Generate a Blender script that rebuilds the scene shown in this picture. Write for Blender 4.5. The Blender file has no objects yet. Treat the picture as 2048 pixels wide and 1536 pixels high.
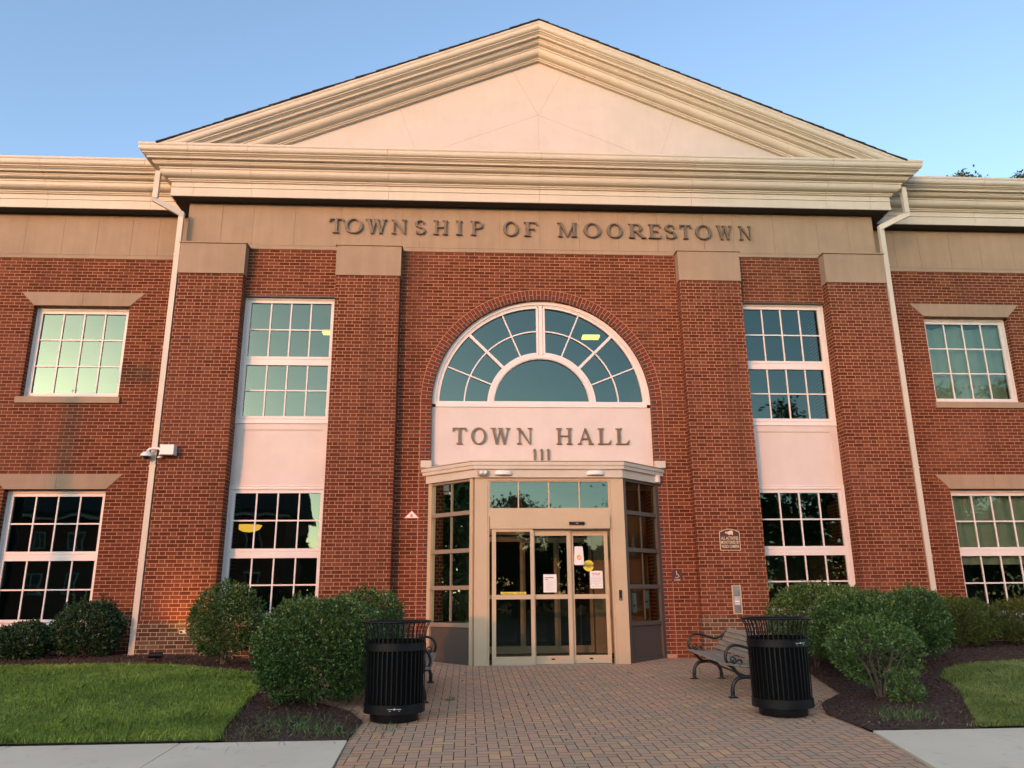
import bpy, bmesh, math, random
import numpy as np
from mathutils import Vector, Matrix
random.seed(7); RNG = np.random.default_rng(7)
SC = bpy.context.scene
COL = SC.collection
rad = math.radians

# ------------------------------------------------------------------ camera
cam = bpy.data.cameras.new('camera'); CAM = bpy.data.objects.new('camera', cam); COL.objects.link(CAM)
YAW, PIT, ROL = 0.0580, 0.26528, -0.00803
cy, sy, cp, sp = math.cos(YAW), math.sin(YAW), math.cos(PIT), math.sin(PIT)
F_ = Vector((sy*cp, cy*cp, sp)); R0 = Vector((cy, -sy, 0)); U0 = R0.cross(F_)
cr, sr = math.cos(ROL), math.sin(ROL)
R_ = R0*cr + U0*sr; U_ = U0*cr - R0*sr
M = Matrix.Identity(4)
for i in range(3):
    M[i][0] = R_[i]; M[i][1] = U_[i]; M[i][2] = -F_[i]
M[0][3], M[1][3], M[2][3] = -1.4234, -14.4643, 1.1045
CAM.matrix_world = M
cam.sensor_width = 36; cam.lens = 27.317; cam.clip_end = 3000; cam.clip_start = 0.05
SC.camera = CAM

# ------------------------------------------------------------------ light
SUN_AZ = 31      # degrees left of the facade's outward normal
SUN_EL = 9
wd = bpy.data.worlds.new('World'); SC.world = wd; wd.use_nodes = True
nt = wd.node_tree; nt.nodes.clear()
sky = nt.nodes.new('ShaderNodeTexSky'); sky.sky_type = 'NISHITA'; sky.sun_disc = False
sky.sun_elevation = rad(SUN_EL); sky.sun_rotation = rad(180 + SUN_AZ)
sky.air_density = 0.82; sky.dust_density = 0.9; sky.ozone_density = 1.15
bg = nt.nodes.new('ShaderNodeBackground'); bg.inputs[1].default_value = 0.15
wo = nt.nodes.new('ShaderNodeOutputWorld')
nt.links.new(sky.outputs[0], bg.inputs[0]); nt.links.new(bg.outputs[0], wo.inputs[0])
sl = bpy.data.lights.new('sun', 'SUN'); sl.energy = 0.6; sl.angle = rad(0.6); sl.color = (1.0, 0.28, 0.07)
SUN = bpy.data.objects.new('sun', sl); COL.objects.link(SUN)
sd = Vector((-math.sin(rad(SUN_AZ))*math.cos(rad(SUN_EL)), -math.cos(rad(SUN_AZ))*math.cos(rad(SUN_EL)), math.sin(rad(SUN_EL))))
SUN.rotation_euler = sd.to_track_quat('Z', 'Y').to_euler()
SUN.location = (-40, -60, 20)
SC.view_settings.view_transform = 'Standard'; SC.view_settings.look = 'None'
SC.view_settings.exposure = 1.62; SC.view_settings.gamma = 1

# ------------------------------------------------------------------ helpers
def tag(o, label=None, cat=None, group=None, kind=None):
    if label: o['label'] = label
    if cat: o['category'] = cat
    if group: o['group'] = group
    if kind: o['kind'] = kind
    return o
def empty(name, loc=(0, 0, 0), label=None, cat=None, group=None):
    o = bpy.data.objects.new(name, None); COL.objects.link(o); o.location = loc
    o.empty_display_size = 0.1
    return tag(o, label, cat, group)

class MB:
    def __init__(s): s.v = []; s.f = []; s.mi = []; s.mats = []; s.off = Vector((0, 0, 0))
    def m(s, mat):
        if mat not in s.mats: s.mats.append(mat)
        return s.mats.index(mat)
    def add(s, vs, fs, mat):
        b = len(s.v); s.v += [tuple(v) for v in vs]; k = s.m(mat)
        for f in fs: s.f.append(tuple(i+b for i in f)); s.mi.append(k)
        return s
    def box(s, x0, x1, y0, y1, z0, z1, mat):
        return s.add([(x0,y0,z0),(x1,y0,z0),(x1,y1,z0),(x0,y1,z0),(x0,y0,z1),(x1,y0,z1),(x1,y1,z1),(x0,y1,z1)],
              [(0,3,2,1),(4,5,6,7),(0,1,5,4),(1,2,6,5),(2,3,7,6),(3,0,4,7)], mat)
    def prism(s, pts, ax, a, b, mat):
        n = len(pts); f = {'y': lambda p, t: (p[0], t, p[1]), 'z': lambda p, t: (p[0], p[1], t), 'x': lambda p, t: (t, p[0], p[1])}[ax]
        vs = [f(p, a) for p in pts] + [f(p, b) for p in pts]
        fs = [tuple(range(n)), tuple(range(2*n-1, n-1, -1))] + [(i, n+i, n+(i+1) % n, (i+1) % n) for i in range(n)]
        return s.add(vs, fs, mat)
    def hexa(s, A, B, mat):          # two quads of 4 pts joined
        vs = list(A)+list(B)
        return s.add(vs, [(0,1,2,3),(7,6,5,4)]+[(i,4+i,4+(i+1)%4,(i+1)%4) for i in range(4)], mat)
    def sweep(s, path, closed_ends, mat):   # path: list of rings (equal length)
        n = len(path[0]); vs = [p for r in path for p in r]; fs = []
        for k in range(len(path)-1):
            for i in range(n): fs.append((k*n+i, k*n+(i+1)%n, (k+1)*n+(i+1)%n, (k+1)*n+i))
        if closed_ends: fs += [tuple(range(n-1,-1,-1)), tuple((len(path)-1)*n+i for i in range(n))]
        return s.add(vs, fs, mat)
    def tube(s, pts, r, mat, n=8, sx=1.0, closed=False):
        pts = [Vector(p) for p in pts]; rs = r if isinstance(r, (list, tuple)) else [r]*len(pts)
        rings = []; up = Vector((0, 0, 1)); prev = None
        for i, p in enumerate(pts):
            t = (pts[min(i+1, len(pts)-1)]-pts[max(i-1, 0)]).normalized()
            if prev is None:
                a = up if abs(t.z) < .9 else Vector((0, 1, 0)); u = t.cross(a).normalized()
            else:
                u = (prev - t*prev.dot(t))
                u = u.normalized() if u.length > 1e-6 else t.cross(up).normalized()
            prev = u; w = t.cross(u)
            rings.append([p + u*(math.cos(2*math.pi*k/n)*rs[i]*sx) + w*(math.sin(2*math.pi*k/n)*rs[i]) for k in range(n)])
        return s.sweep(rings, True, mat)
    def lathe(s, prof, c, mat, n=24, a0=0, a1=2*math.pi, caps=True):
        rings = [[(c[0]+r*math.cos(a0+(a1-a0)*k/n), c[1]+r*math.sin(a0+(a1-a0)*k/n), c[2]+z) for k in range(n)] for r, z in prof]
        return s.sweep(rings, caps, mat)
    def build(s, name, parent=None, smooth=False, recalc=True, root=None):
        o_ = Vector((0, 0, 0))
        if root is not None: o_ = root.location
        me = bpy.data.meshes.new(name)
        me.from_pydata([(v[0]-o_[0], v[1]-o_[1], v[2]-o_[2]) for v in s.v], [], s.f)
        for m_ in s.mats: me.materials.append(m_)
        me.polygons.foreach_set('material_index', s.mi)
        if recalc:
            bm = bmesh.new(); bm.from_mesh(me); bmesh.ops.recalc_face_normals(bm, faces=bm.faces); bm.to_mesh(me); bm.free()
        if smooth:
            me.polygons.foreach_set('use_smooth', [True]*len(me.polygons))
            me.set_sharp_from_angle(angle=rad(40))
        me.update()
        o = bpy.data.objects.new(name, me); COL.objects.link(o)
        if parent is not None: o.parent = parent
        return o

def quads(name, P, mats, mi=None, parent=None):
    P = np.asarray(P, dtype=np.float32); n, k, _ = P.shape
    me = bpy.data.meshes.new(name)
    me.vertices.add(n*k); me.vertices.foreach_set('co', P.reshape(-1))
    me.loops.add(n*k); me.loops.foreach_set('vertex_index', np.arange(n*k, dtype=np.int32))
    me.polygons.add(n); me.polygons.foreach_set('loop_start', np.arange(0, n*k, k, dtype=np.int32))
    for m_ in mats: me.materials.append(m_)
    if mi is not None: me.polygons.foreach_set('material_index', np.asarray(mi, dtype=np.int32))
    me.update(calc_edges=True)
    o = bpy.data.objects.new(name, me); COL.objects.link(o)
    if parent is not None: o.parent = parent
    return o

# ------------------------------------------------------------------ node expressions
class X:
    def __init__(s, t, o): s.t = t; s.o = o
    def _b(s, op, *a):
        n = s.t.nodes.new('ShaderNodeMath'); n.operation = op
        for i, q in enumerate((s,)+a):
            if isinstance(q, X): s.t.links.new(q.o, n.inputs[i])
            else: n.inputs[i].default_value = q
        return X(s.t, n.outputs[0])
    def __add__(s, a): return s._b('ADD', a)
    def __sub__(s, a): return s._b('SUBTRACT', a)
    def __mul__(s, a): return s._b('MULTIPLY', a)
    def __truediv__(s, a): return s._b('DIVIDE', a)
    def floor(s): return s._b('FLOOR')
    def fract(s): return s._b('FRACT')
    def abs(s): return s._b('ABSOLUTE')
    def mod(s, a): return s._b('FLOORED_MODULO', a)
    def lt(s, a): return s._b('LESS_THAN', a)
    def gt(s, a): return s._b('GREATER_THAN', a)
    def min(s, a): return s._b('MINIMUM', a)
    def max(s, a): return s._b('MAXIMUM', a)
    def inv(s): return (s*-1.0)+1.0
def sel(c, a, b): return (c*a) + (c.inv()*b)     # a if c

class T:
    """small material builder"""
    def __init__(s, name):
        s.mat = bpy.data.materials.new(name); s.mat.use_nodes = True; s.t = s.mat.node_tree; s.t.nodes.clear()
        s.out = s.t.nodes.new('ShaderNodeOutputMaterial')
        s.b = s.t.nodes.new('ShaderNodeBsdfPrincipled'); s.t.links.new(s.b.outputs[0], s.out.inputs[0])
    def link(s, a, b): s.t.links.new(a.o if isinstance(a, X) else a, b)
    def set(s, k, v):
        i = s.b.inputs[k]
        if isinstance(v, X): s.link(v, i)
        elif hasattr(v, 'is_output'): s.t.links.new(v, i)
        else: i.default_value = v
    def pos(s):
        g = s.t.nodes.new('ShaderNodeNewGeometry'); return g
    def xyz(s, sock):
        n = s.t.nodes.new('ShaderNodeSeparateXYZ'); s.t.links.new(sock, n.inputs[0]); return [X(s.t, n.outputs[i]) for i in range(3)]
    def comb(s, *a):
        n = s.t.nodes.new('ShaderNodeCombineXYZ')
        for i, q in enumerate(a):
            if isinstance(q, X): s.link(q, n.inputs[i])
            else: n.inputs[i].default_value = q
        return n.outputs[0]
    def white(s, vec):
        n = s.t.nodes.new('ShaderNodeTexWhiteNoise'); n.noise_dimensions = '3D'; s.t.links.new(vec, n.inputs[0]); return X(s.t, n.outputs[0])
    def noise(s, vec, sc, det=3, rough=.5):
        n = s.t.nodes.new('ShaderNodeTexNoise'); s.t.links.new(vec, n.inputs['Vector']); n.inputs['Scale'].default_value = sc
        n.inputs['Detail'].default_value = det; n.inputs['Roughness'].default_value = rough; return X(s.t, n.outputs[0])
    def ramp(s, f, stops):
        n = s.t.nodes.new('ShaderNodeValToRGB'); s.link(f, n.inputs[0]); e = n.color_ramp.elements
        while len(e) > 1: e.remove(e[-1])
        e[0].position = stops[0][0]; e[0].color = (*stops[0][1], 1)
        for p, c in stops[1:]:
            q = e.new(p); q.color = (*c, 1)
        return n.outputs[0]
    def mix(s, f, a, b, mode='MIX'):
        n = s.t.nodes.new('ShaderNodeMix'); n.data_type = 'RGBA'; n.blend_type = mode
        for k, v in ((0, f), (6, a), (7, b)):
            i = n.inputs[k]
            if isinstance(v, X): s.link(v, i)
            elif hasattr(v, 'is_output'): s.t.links.new(v, i)
            elif isinstance(v, tuple): i.default_value = (*v, 1)
            else: i.default_value = v
        return n.outputs[2]
    def bump(s, h, strength=.5, dist=.01):
        n = s.t.nodes.new('ShaderNodeBump'); n.inputs['Strength'].default_value = strength; n.inputs['Distance'].default_value = dist
        s.link(h, n.inputs['Height']); s.t.links.new(n.outputs[0], s.b.inputs['Normal'])

def simple(name, c, rough=.6, var=.12, sc=3.0, bump=0, metal=0, fine=0, spec=None):
    t = T(name); g = t.pos(); p = g.outputs['Position']
    n = t.noise(p, sc, 5, .6)
    lo = tuple(max(0, q*(1-var)) for q in c); hi = tuple(min(1, q*(1+var)) for q in c)
    col = t.ramp(n, [(.3, lo), (.7, hi)])
    if fine:
        n2 = t.noise(p, fine, 2, .6); col = t.mix(.5, col, t.ramp(n2, [(.3, tuple(q*.8 for q in c)), (.7, tuple(min(1, q*1.15) for q in c))]))
    t.set('Base Color', col); t.set('Roughness', rough); t.set('Metallic', metal)
    if spec is not None: t.set('Specular IOR Level', spec)
    if bump: t.bump(t.noise(p, fine or 40, 3), bump, .004)
    return t.mat

CR = 0.0677                      # brick course
ZOFF = 7.78 % CR
def brick(name, bond, reds, mortar, stain=.25):
    t = T(name); g = t.pos(); x, y, z = t.xyz(g.outputs['Position']); nx, ny, nz = t.xyz(g.outputs['True Normal'])
    front = ny.abs().gt(.5)
    u = sel(front, x, y)
    v = (z - ZOFF)/CR; r = v.floor(); fz = v.fract()
    jit = t.white(t.comb(r, 3.1, 1.7))*0.06
    if bond == 'running':
        U = u/0.2032 + r.mod(2)*.5 + jit; iu = U.floor(); fu = U.fract()
        d = fu.min(fu.inv())*0.2032; idn = iu
    else:
        U = u/0.3048 + r.mod(2)*.5 + jit*.5; iu = U.floor(); fu = U.fract()
        d = fu.min(fu.inv()).min((fu-0.6667).abs())*0.3048; idn = iu*2.0 + fu.gt(.6667)
    e = d.min(fz.min(fz.inv())*CR)
    w = t.noise(g.outputs['Position'], 60, 2)*0.002
    mort = (e + w).lt(0.0056)
    rnd = t.white(t.comb(idn, r, front*5.0))
    col = t.ramp(rnd, reds)
    big = t.noise(g.outputs['Position'], 1.1, 4, .6); fine = t.noise(g.outputs['Position'], 55, 3, .7)
    col = t.mix(fine*.35, col, (.05, .018, .010)); 
    mc = t.mix(big*.5, mortar, tuple(q*.72 for q in mortar))
    c = t.mix(mort, col, mc)
    eff = t.noise(g.outputs['Position'], .55, 5, .62)
    effm = t.ramp(eff, [(.48, (0, 0, 0)), (.68, (1, 1, 1))])
    n = t.t.nodes.new('ShaderNodeMath'); n.operation = 'MULTIPLY'; t.t.links.new(effm, n.inputs[0]); n.inputs[1].default_value = stain
    c = t.mix(X(t.t, n.outputs[0]), c, (.26, .11, .07))
    stk = t.noise(t.comb(x*2.2, y*2.2, z*.22), 1.0, 4, .6)
    c = t.mix(t.ramp(stk, [(.50, (0, 0, 0)), (.72, (.45, .45, .45))]), c, (.075, .032, .018))
    t.set('Base Color', c); t.set('Roughness', .9); t.set('Specular IOR Level', .12)
    t.bump((mort.inv())*1.0 + fine*.25, .7, .006)
    return t.mat
REDS = [(0, (.100, .025, .011)), (.18, (.130, .032, .014)), (.5, (.150, .038, .016)), (.8, (.176, .048, .021)), (1, (.215, .068, .031))]
m_brick = brick('red brick running bond', 'running', REDS, (.49, .28, .18))
m_brickf = brick('red brick flemish bond', 'flemish', REDS, (.49, .285, .185))
m_base = brick('brown base brick', 'flemish', [(0, (.06, .034, .024)), (.4, (.10, .058, .036)), (.75, (.14, .085, .050)), (1, (.17, .12, .08))], (.46, .36, .25), .12)
m_dbrick = simple('dark header brick', (.055, .030, .026), .8, .4, 9, .2)
m_rbrick = simple('arch brick', (.155, .030, .012), .9, .3, 12, .3)
m_mortar = simple('mortar', (.44, .24, .145), .9, .1, 20)
def stone(name, c):
    t = T(name); g = t.pos(); p = g.outputs['Position']
    x, y, z = t.xyz(p); a = t.noise(p, 1.3, 6, .65); b = t.noise(p, 90, 2)
    st = t.noise(t.comb(x*7.0, y*7.0, z*.7), 1.0, 4, .6)
    col = t.ramp(a, [(.3, tuple(q*.82 for q in c)), (.55, c), (.75, tuple(q*1.14 for q in c))])
    col = t.mix(.35, col, t.ramp(st, [(.35, tuple(q*.8 for q in c)), (.7, tuple(q*1.12 for q in c))]))
    col = t.mix(b*.18, col, tuple(q*.6 for q in c))
    t.set('Base Color', col); t.set('Roughness', .85); t.set('Specular IOR Level', .2); t.bump(b, .25, .003)
    return t.mat
m_stone = stone('cast stone', (.375, .27, .185))
m_joint = simple('dark joint filler', (.16, .11, .075), .9)  # dark backing behind the gaps between stones
def paint(name, c, rough=.45, streak=.10):
    t = T(name); g = t.pos(); p = g.outputs['Position']; x, y, z = t.xyz(p)
    a = t.noise(p, 1.7, 5, .6); st = t.noise(t.comb(x*9.0, y*9.0, z*.8), 1.0, 4, .6)
    col = t.ramp(a, [(.3, tuple(q*.93 for q in c)), (.7, tuple(min(1, q*1.04) for q in c))])
    col = t.mix(streak, col, t.ramp(st, [(.35, tuple(q*.62 for q in c)), (.65, c)]))
    t.set('Base Color', col); t.set('Roughness', rough); return t.mat
m_corn = paint('cream painted cornice', (.60, .53, .43))
m_white = paint('white paint', (.76, .70, .66), .4, .05)
m_panel = paint('white spandrel paint', (.68, .58, .525), .45, .05)
m_tan = paint('tan aluminium', (.54, .415, .265), .38, .06)
m_dkmetal = paint('dark metal and shaded frame', (.10, .082, .066), .38, .06)  # dark lintel metal; also carries the painted shade of the right side window
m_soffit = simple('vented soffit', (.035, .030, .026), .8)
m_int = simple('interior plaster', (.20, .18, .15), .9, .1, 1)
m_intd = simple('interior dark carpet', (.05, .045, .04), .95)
m_shingle = simple('asphalt shingle', (.030, .030, .034), .95, .4, 20, .4)
m_black = simple('black powder coat', (.006, .006, .007), .42, .3, 14, 0, 0, 90, spec=.3)
m_iron = simple('black cast iron', (.012, .012, .013), .42, .3, 20, .3, 0, 60)
m_bronzel = simple('bronze letters', (.17, .115, .07), .42, .2, 8, 0, .35)
m_plast = simple('white plastic', (.78, .76, .73), .4, .05)
m_steel = simple('brushed steel', (.42, .40, .36), .38, .2, 12, 0, .85)
m_dark = simple('dark plastic', (.012, .012, .012), .3, .1)
m_paper = simple('paper', (.80, .78, .74), .7, .04)
m_ink = simple('printed ink', (.03, .03, .03), .7, .05)
m_grayink = simple('pale printed ink', (.42, .42, .42), .7, .05)
m_redink = simple('red ink', (.60, .05, .05), .6, .05)
m_yellow = simple('yellow decal', (.72, .60, .05), .5, .05)
m_orange = simple('orange print', (.75, .32, .05), .5, .05)
m_maroon = simple('maroon sign face', (.075, .022, .018), .4, .1)
m_cream = simple('cream sign print', (.72, .55, .35), .5, .05)
m_teal = simple('pale teal paper', (.42, .66, .64), .7, .05)
def woodmat():
    t = T('weathered bench wood'); g = t.t.nodes.new('ShaderNodeTexCoord'); x, y, z = t.xyz(g.outputs['Object'])
    v = t.comb(x*30.0, y*1.6, z*30.0); a = t.noise(v, 1.0, 5, .65)
    i = t.t.nodes.new('ShaderNodeNewGeometry'); r = X(t.t, i.outputs['Random Per Island'])
    c = t.ramp(a, [(.3, (.18, .14, .10)), (.55, (.34, .275, .205)), (.75, (.46, .385, .30))])
    c = t.mix(r*.35, c, (.18, .135, .095)); t.set('Base Color', c); t.set('Roughness', .85); t.bump(a, .4, .003); return t.mat
m_wood = woodmat()

def glassmat(name, trans, gloss, fac, wav=.006):
    t = T(name); t.t.nodes.remove(t.b); g = t.pos()
    tr = t.t.nodes.new('ShaderNodeBsdfTransparent'); tr.inputs[0].default_value = (*trans, 1)
    gl = t.t.nodes.new('ShaderNodeBsdfGlossy'); gl.inputs['Color'].default_value = (*gloss, 1); gl.inputs['Roughness'].default_value = .012
    fr = t.t.nodes.new('ShaderNodeFresnel'); fr.inputs[0].default_value = 1.5
    f = X(t.t, fr.outputs[0])*.8 + fac
    mx = t.t.nodes.new('ShaderNodeMixShader'); t.link(f.min(1.0), mx.inputs[0]); t.t.links.new(tr.outputs[0], mx.inputs[1]); t.t.links.new(gl.outputs[0], mx.inputs[2])
    b = t.t.nodes.new('ShaderNodeBump'); b.inputs['Strength'].default_value = wav; b.inputs['Distance'].default_value = .3
    t.link(t.noise(g.outputs['Position'], 1.7, 1), b.inputs['Height'])
    t.t.links.new(b.outputs[0], gl.inputs['Normal']); t.t.links.new(mx.outputs[0], t.out.inputs[0]); return t.mat
m_glass = glassmat('coated window glass', (.42, .55, .50), (.36, .51, .44), .165)
m_dglass = glassmat('door glass', (.55, .56, .50), (.72, .78, .62), .05)
def emit(name, c, s):
    t = T(name); t.set('Base Color', (*c, 1)); t.set('Emission Color', (*c, 1)); t.set('Emission Strength', s); return t.mat
m_lamp = emit('lit fluorescent lens', (1.0, .92, .14), 1.1)
m_bowl = emit('lit pendant bowl', (1.0, .45, .05), .75)

# ------------------------------------------------------------------ terrain functions
def G(x, y): return .035*max(y, -16) if y < 0 else 0.0
def S(t): t = min(1, max(0, t)); return t*t*(3-2*t)
def interp(x, tab): return float(np.interp(x, [a for a, b in tab], [b for a, b in tab]))
XM = [(-6.45, 2.55), (-5.5, 2.52), (-4.87, 2.75), (-4.2, 3.3), (-1.8, 3.85), (.2, 4.4), (1, 4.4)]
def xm(y): return interp(y, XM)
def H(x, y): return G(x, y) + .022 + .16*S((abs(x)-xm(y))/2.2)*S((y+6.4)/4.2)
LB = [(3.80, -6.38), (3.93, -5.3), (4.03, -4.4), (4.10, -3.6), (4.2, -2.6), (4.4, -1.95), (6.6, -1.72), (16, -1.55)]      # left lawn: back edge against |x|
RB = [(3.72, -6.38), (3.98, -5.85), (4.28, -5.25), (4.58, -4.7), (4.80, -4.2), (4.95, -3.7), (5.3, -3.2), (6.1, -2.75), (7.1, -2.45), (16, -2.3)]

def tmat_ground():
    t = T('far ground'); g = t.pos(); p = g.outputs['Position']
    a = t.noise(p, .4, 6, .6); b = t.noise(p, 25, 3)
    c = t.ramp(a, [(.35, (.035, .055, .014)), (.65, (.07, .10, .025))]); c = t.mix(b*.4, c, (.03, .03, .012))
    t.set('Base Color', c); t.set('Roughness', .95); return t.mat
def tmat_mulch():
    t = T('dark bark mulch'); g = t.pos(); p = g.outputs['Position']; x, y, z = t.xyz(p)
    a = t.noise(p, 38, 4, .7); b = t.noise(p, 1.5, 4); w = t.t.nodes.new('ShaderNodeTexVoronoi'); w.inputs['Scale'].default_value = 45; t.t.links.new(t.comb(x, y*1.0, z), w.inputs['Vector'])
    c = t.ramp(a, [(.3, (.025, .010, .006)), (.5, (.095, .043, .027)), (.72, (.22, .105, .070))])
    c = t.mix(b*.5, c, (.085, .042, .027)); t.set('Base Color', c); t.set('Roughness', .95)
    t.bump(a + X(t.t, w.outputs['Distance']), 1.0, .03); return t.mat
def tmat_lawn():
    t = T('lawn soil and thatch'); g = t.pos(); a = t.noise(g.outputs['Position'], 30, 4)
    t.set('Base Color', t.ramp(a, [(.3, (.05, .07, .015)), (.7, (.11, .14, .03))])); t.set('Roughness', .95); return t.mat
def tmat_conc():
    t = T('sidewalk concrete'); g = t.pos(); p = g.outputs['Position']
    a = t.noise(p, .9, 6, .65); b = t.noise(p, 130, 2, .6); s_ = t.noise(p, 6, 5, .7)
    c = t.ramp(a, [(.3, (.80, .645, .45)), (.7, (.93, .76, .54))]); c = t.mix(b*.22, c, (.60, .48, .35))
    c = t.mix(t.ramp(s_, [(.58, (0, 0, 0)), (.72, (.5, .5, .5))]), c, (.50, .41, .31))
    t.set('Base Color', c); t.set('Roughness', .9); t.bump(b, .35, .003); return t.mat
def tmat_asph():
    t = T('asphalt'); g = t.pos(); p = g.outputs['Position']; a = t.noise(p, 120, 2); b = t.noise(p, .5, 5)
    c = t.ramp(a, [(.3, (.035, .035, .036)), (.7, (.075, .074, .072))]); c = t.mix(b*.4, c, (.05, .05, .05)); t.set('Base Color', c); t.set('Roughness', .9); return t.mat
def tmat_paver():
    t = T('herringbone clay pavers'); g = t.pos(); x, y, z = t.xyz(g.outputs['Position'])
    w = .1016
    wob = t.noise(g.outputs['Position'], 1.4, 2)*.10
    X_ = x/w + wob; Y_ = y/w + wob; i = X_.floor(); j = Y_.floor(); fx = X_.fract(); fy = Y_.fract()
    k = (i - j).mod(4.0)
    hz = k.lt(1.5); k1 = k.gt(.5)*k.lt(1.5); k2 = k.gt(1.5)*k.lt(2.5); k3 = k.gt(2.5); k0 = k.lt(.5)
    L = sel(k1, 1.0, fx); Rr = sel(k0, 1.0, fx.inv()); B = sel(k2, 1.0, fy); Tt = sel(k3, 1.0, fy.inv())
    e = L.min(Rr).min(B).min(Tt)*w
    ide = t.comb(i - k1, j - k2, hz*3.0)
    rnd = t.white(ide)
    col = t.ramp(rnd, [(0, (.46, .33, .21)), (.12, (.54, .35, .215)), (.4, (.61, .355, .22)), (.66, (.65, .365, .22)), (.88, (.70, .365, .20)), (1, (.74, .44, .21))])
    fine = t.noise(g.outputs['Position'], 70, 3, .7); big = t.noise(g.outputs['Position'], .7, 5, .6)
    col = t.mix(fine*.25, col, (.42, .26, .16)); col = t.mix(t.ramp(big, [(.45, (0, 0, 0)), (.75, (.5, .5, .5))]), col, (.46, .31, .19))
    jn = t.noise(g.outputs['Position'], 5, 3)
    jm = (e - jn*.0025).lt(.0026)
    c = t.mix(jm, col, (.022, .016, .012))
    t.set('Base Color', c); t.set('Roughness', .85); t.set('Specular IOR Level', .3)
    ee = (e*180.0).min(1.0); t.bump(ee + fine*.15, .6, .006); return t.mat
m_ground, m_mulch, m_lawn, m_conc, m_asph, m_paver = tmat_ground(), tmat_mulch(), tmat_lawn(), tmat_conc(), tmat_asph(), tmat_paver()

def grid(name, P, mat, **kw):
    r, c, _ = P.shape
    fs = [(a*c+b, a*c+b+1, (a+1)*c+b+1, (a+1)*c+b) for a in range(r-1) for b in range(c-1)]
    mb = MB(); mb.add([tuple(p) for p in P.reshape(-1, 3)], fs, mat)
    o = mb.build(name, smooth=True, recalc=False); return tag(o, kind='structure', **kw)
ys = [-900, -60, -30, -16, -14, -10, -7, -4, -2, 0, 5, 40, 900]; xs = [-900, -100, -30, -10, 0, 10, 30, 100, 900]
grid('ground', np.array([[(x, y, G(x, y)-.04) for x in xs] for y in ys]), m_ground)
mb = MB(); pav = [(-2.54, -6.42), (-2.50, -7.4), (-2.40, -9.2), (-2.6, -11.0), (2.6, -11.0), (2.2, -9.2), (2.32, -7.78), (2.55, -6.42)] + [(xm(y)+.05, y) for y in (-5.5, -4.87, -4.2, -3.0, -1.8, -.8, .05)] + [(-xm(y)-.05, y) for y in (.05, -.8, -1.8, -3.0, -4.2, -4.87, -5.5)]
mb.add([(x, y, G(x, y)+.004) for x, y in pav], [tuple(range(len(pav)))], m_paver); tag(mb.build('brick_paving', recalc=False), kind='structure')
NZ = lambda n: RNG.normal(0, 1, n)
for sg, nm in ((-1, 'left'), (1, 'right')):
    rows = np.linspace(-6.41, .58, 70); P = []
    for y in rows:
        cols = np.linspace(0, 1, 90)**1.5
        P.append([(sg*(xm(y)+c*(16-xm(y))), y, H(xm(y)+c*(16-xm(y)), y) + (0 if c == 0 else random.uniform(-.012, .012))) for c in cols])
    grid('mulch_bed', np.array(P), m_mulch)
    tab = LB if sg < 0 else RB; P = []
    for v in np.linspace(0, 1, 30):
        P.append([(sg*x, -6.40+(interp(x, tab)+6.40)*v, H(x, -6.40+(interp(x, tab)+6.40)*v)+.012) for x in np.concatenate([np.linspace(tab[0][0], 6.5, 30), np.linspace(6.7, 16, 20)])])
    grid('lawn_ground', np.array(P), m_lawn)
mb = MB()
edL = [-2.54-.0, -4.09, -5.62, -7.15, -8.68, -10.21, -11.7, -13.3, -16]; edR = [2.56, 3.58, 5.1, 6.62, 8.14, 9.66, 11.2, 12.7, 16]
for ed in (edL, edR):
    for a, b in zip(ed[:-1], ed[1:]):
        s_ = 1 if b > a else -1; a_, b_ = a + .006*s_, b - .006*s_
        y0, y1 = -6.42, -8.0
        xf = lambda x, y: x if abs(x) > 2.7 else x - s_*.0*(y-y0)
        A = [(a_, y0, G(0, y0)-.10), (b_, y0, G(0, y0)-.10), (b_, y1, G(0, y1)-.10), (a_, y1, G(0, y1)-.10)]
        if abs(a) < 2.7: ax1 = s_*(2.32 if s_ > 0 else 2.50)
        else: ax1 = a_
        Bq = [(a_, y0, G(0, y0)+.018), (b_, y0, G(0, y0)+.018), (b_, y1, G(0, y1)+.018), (ax1, y1, G(0, y1)+.018)]
        A[3] = (ax1, y1, A[3][2])
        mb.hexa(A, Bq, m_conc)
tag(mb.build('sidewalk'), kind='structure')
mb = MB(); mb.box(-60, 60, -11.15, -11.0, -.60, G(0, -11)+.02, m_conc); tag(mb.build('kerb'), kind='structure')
mb = MB(); mb.add([(-120, -11.15, G(0, -11.15)-.13+.11), (120, -11.15, G(0, -11.15)-.13+.11), (120, -38, -.55), (-120, -38, -.55)], [(0, 1, 2, 3)], m_asph); tag(mb.build('road', recalc=False), kind='structure')

# ------------------------------------------------------------------ TOWN HALL
TH = empty('town_hall', (0, 0, 0), 'two-storey red brick town hall with white pedimented centre bay, stone frieze and glazed entrance', 'building')
A_, B_, C_, D_ = 7.03, 5.80, 4.02, 2.78
PF = -.212
TOPB = 7.78
# main brick wall of the centre, with arch opening
SPR, AR = 4.66, 2.12
mb = MB()
arch = [(AR*math.cos(a), SPR+AR*math.sin(a)) for a in np.linspace(math.pi, 0, 49)]
outl = [(-C_, 0-.1), (-C_, TOPB), (C_, TOPB), (C_, -.1), (AR, -.1)] + arch[::-1] + [(-AR, -.1)]
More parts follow.
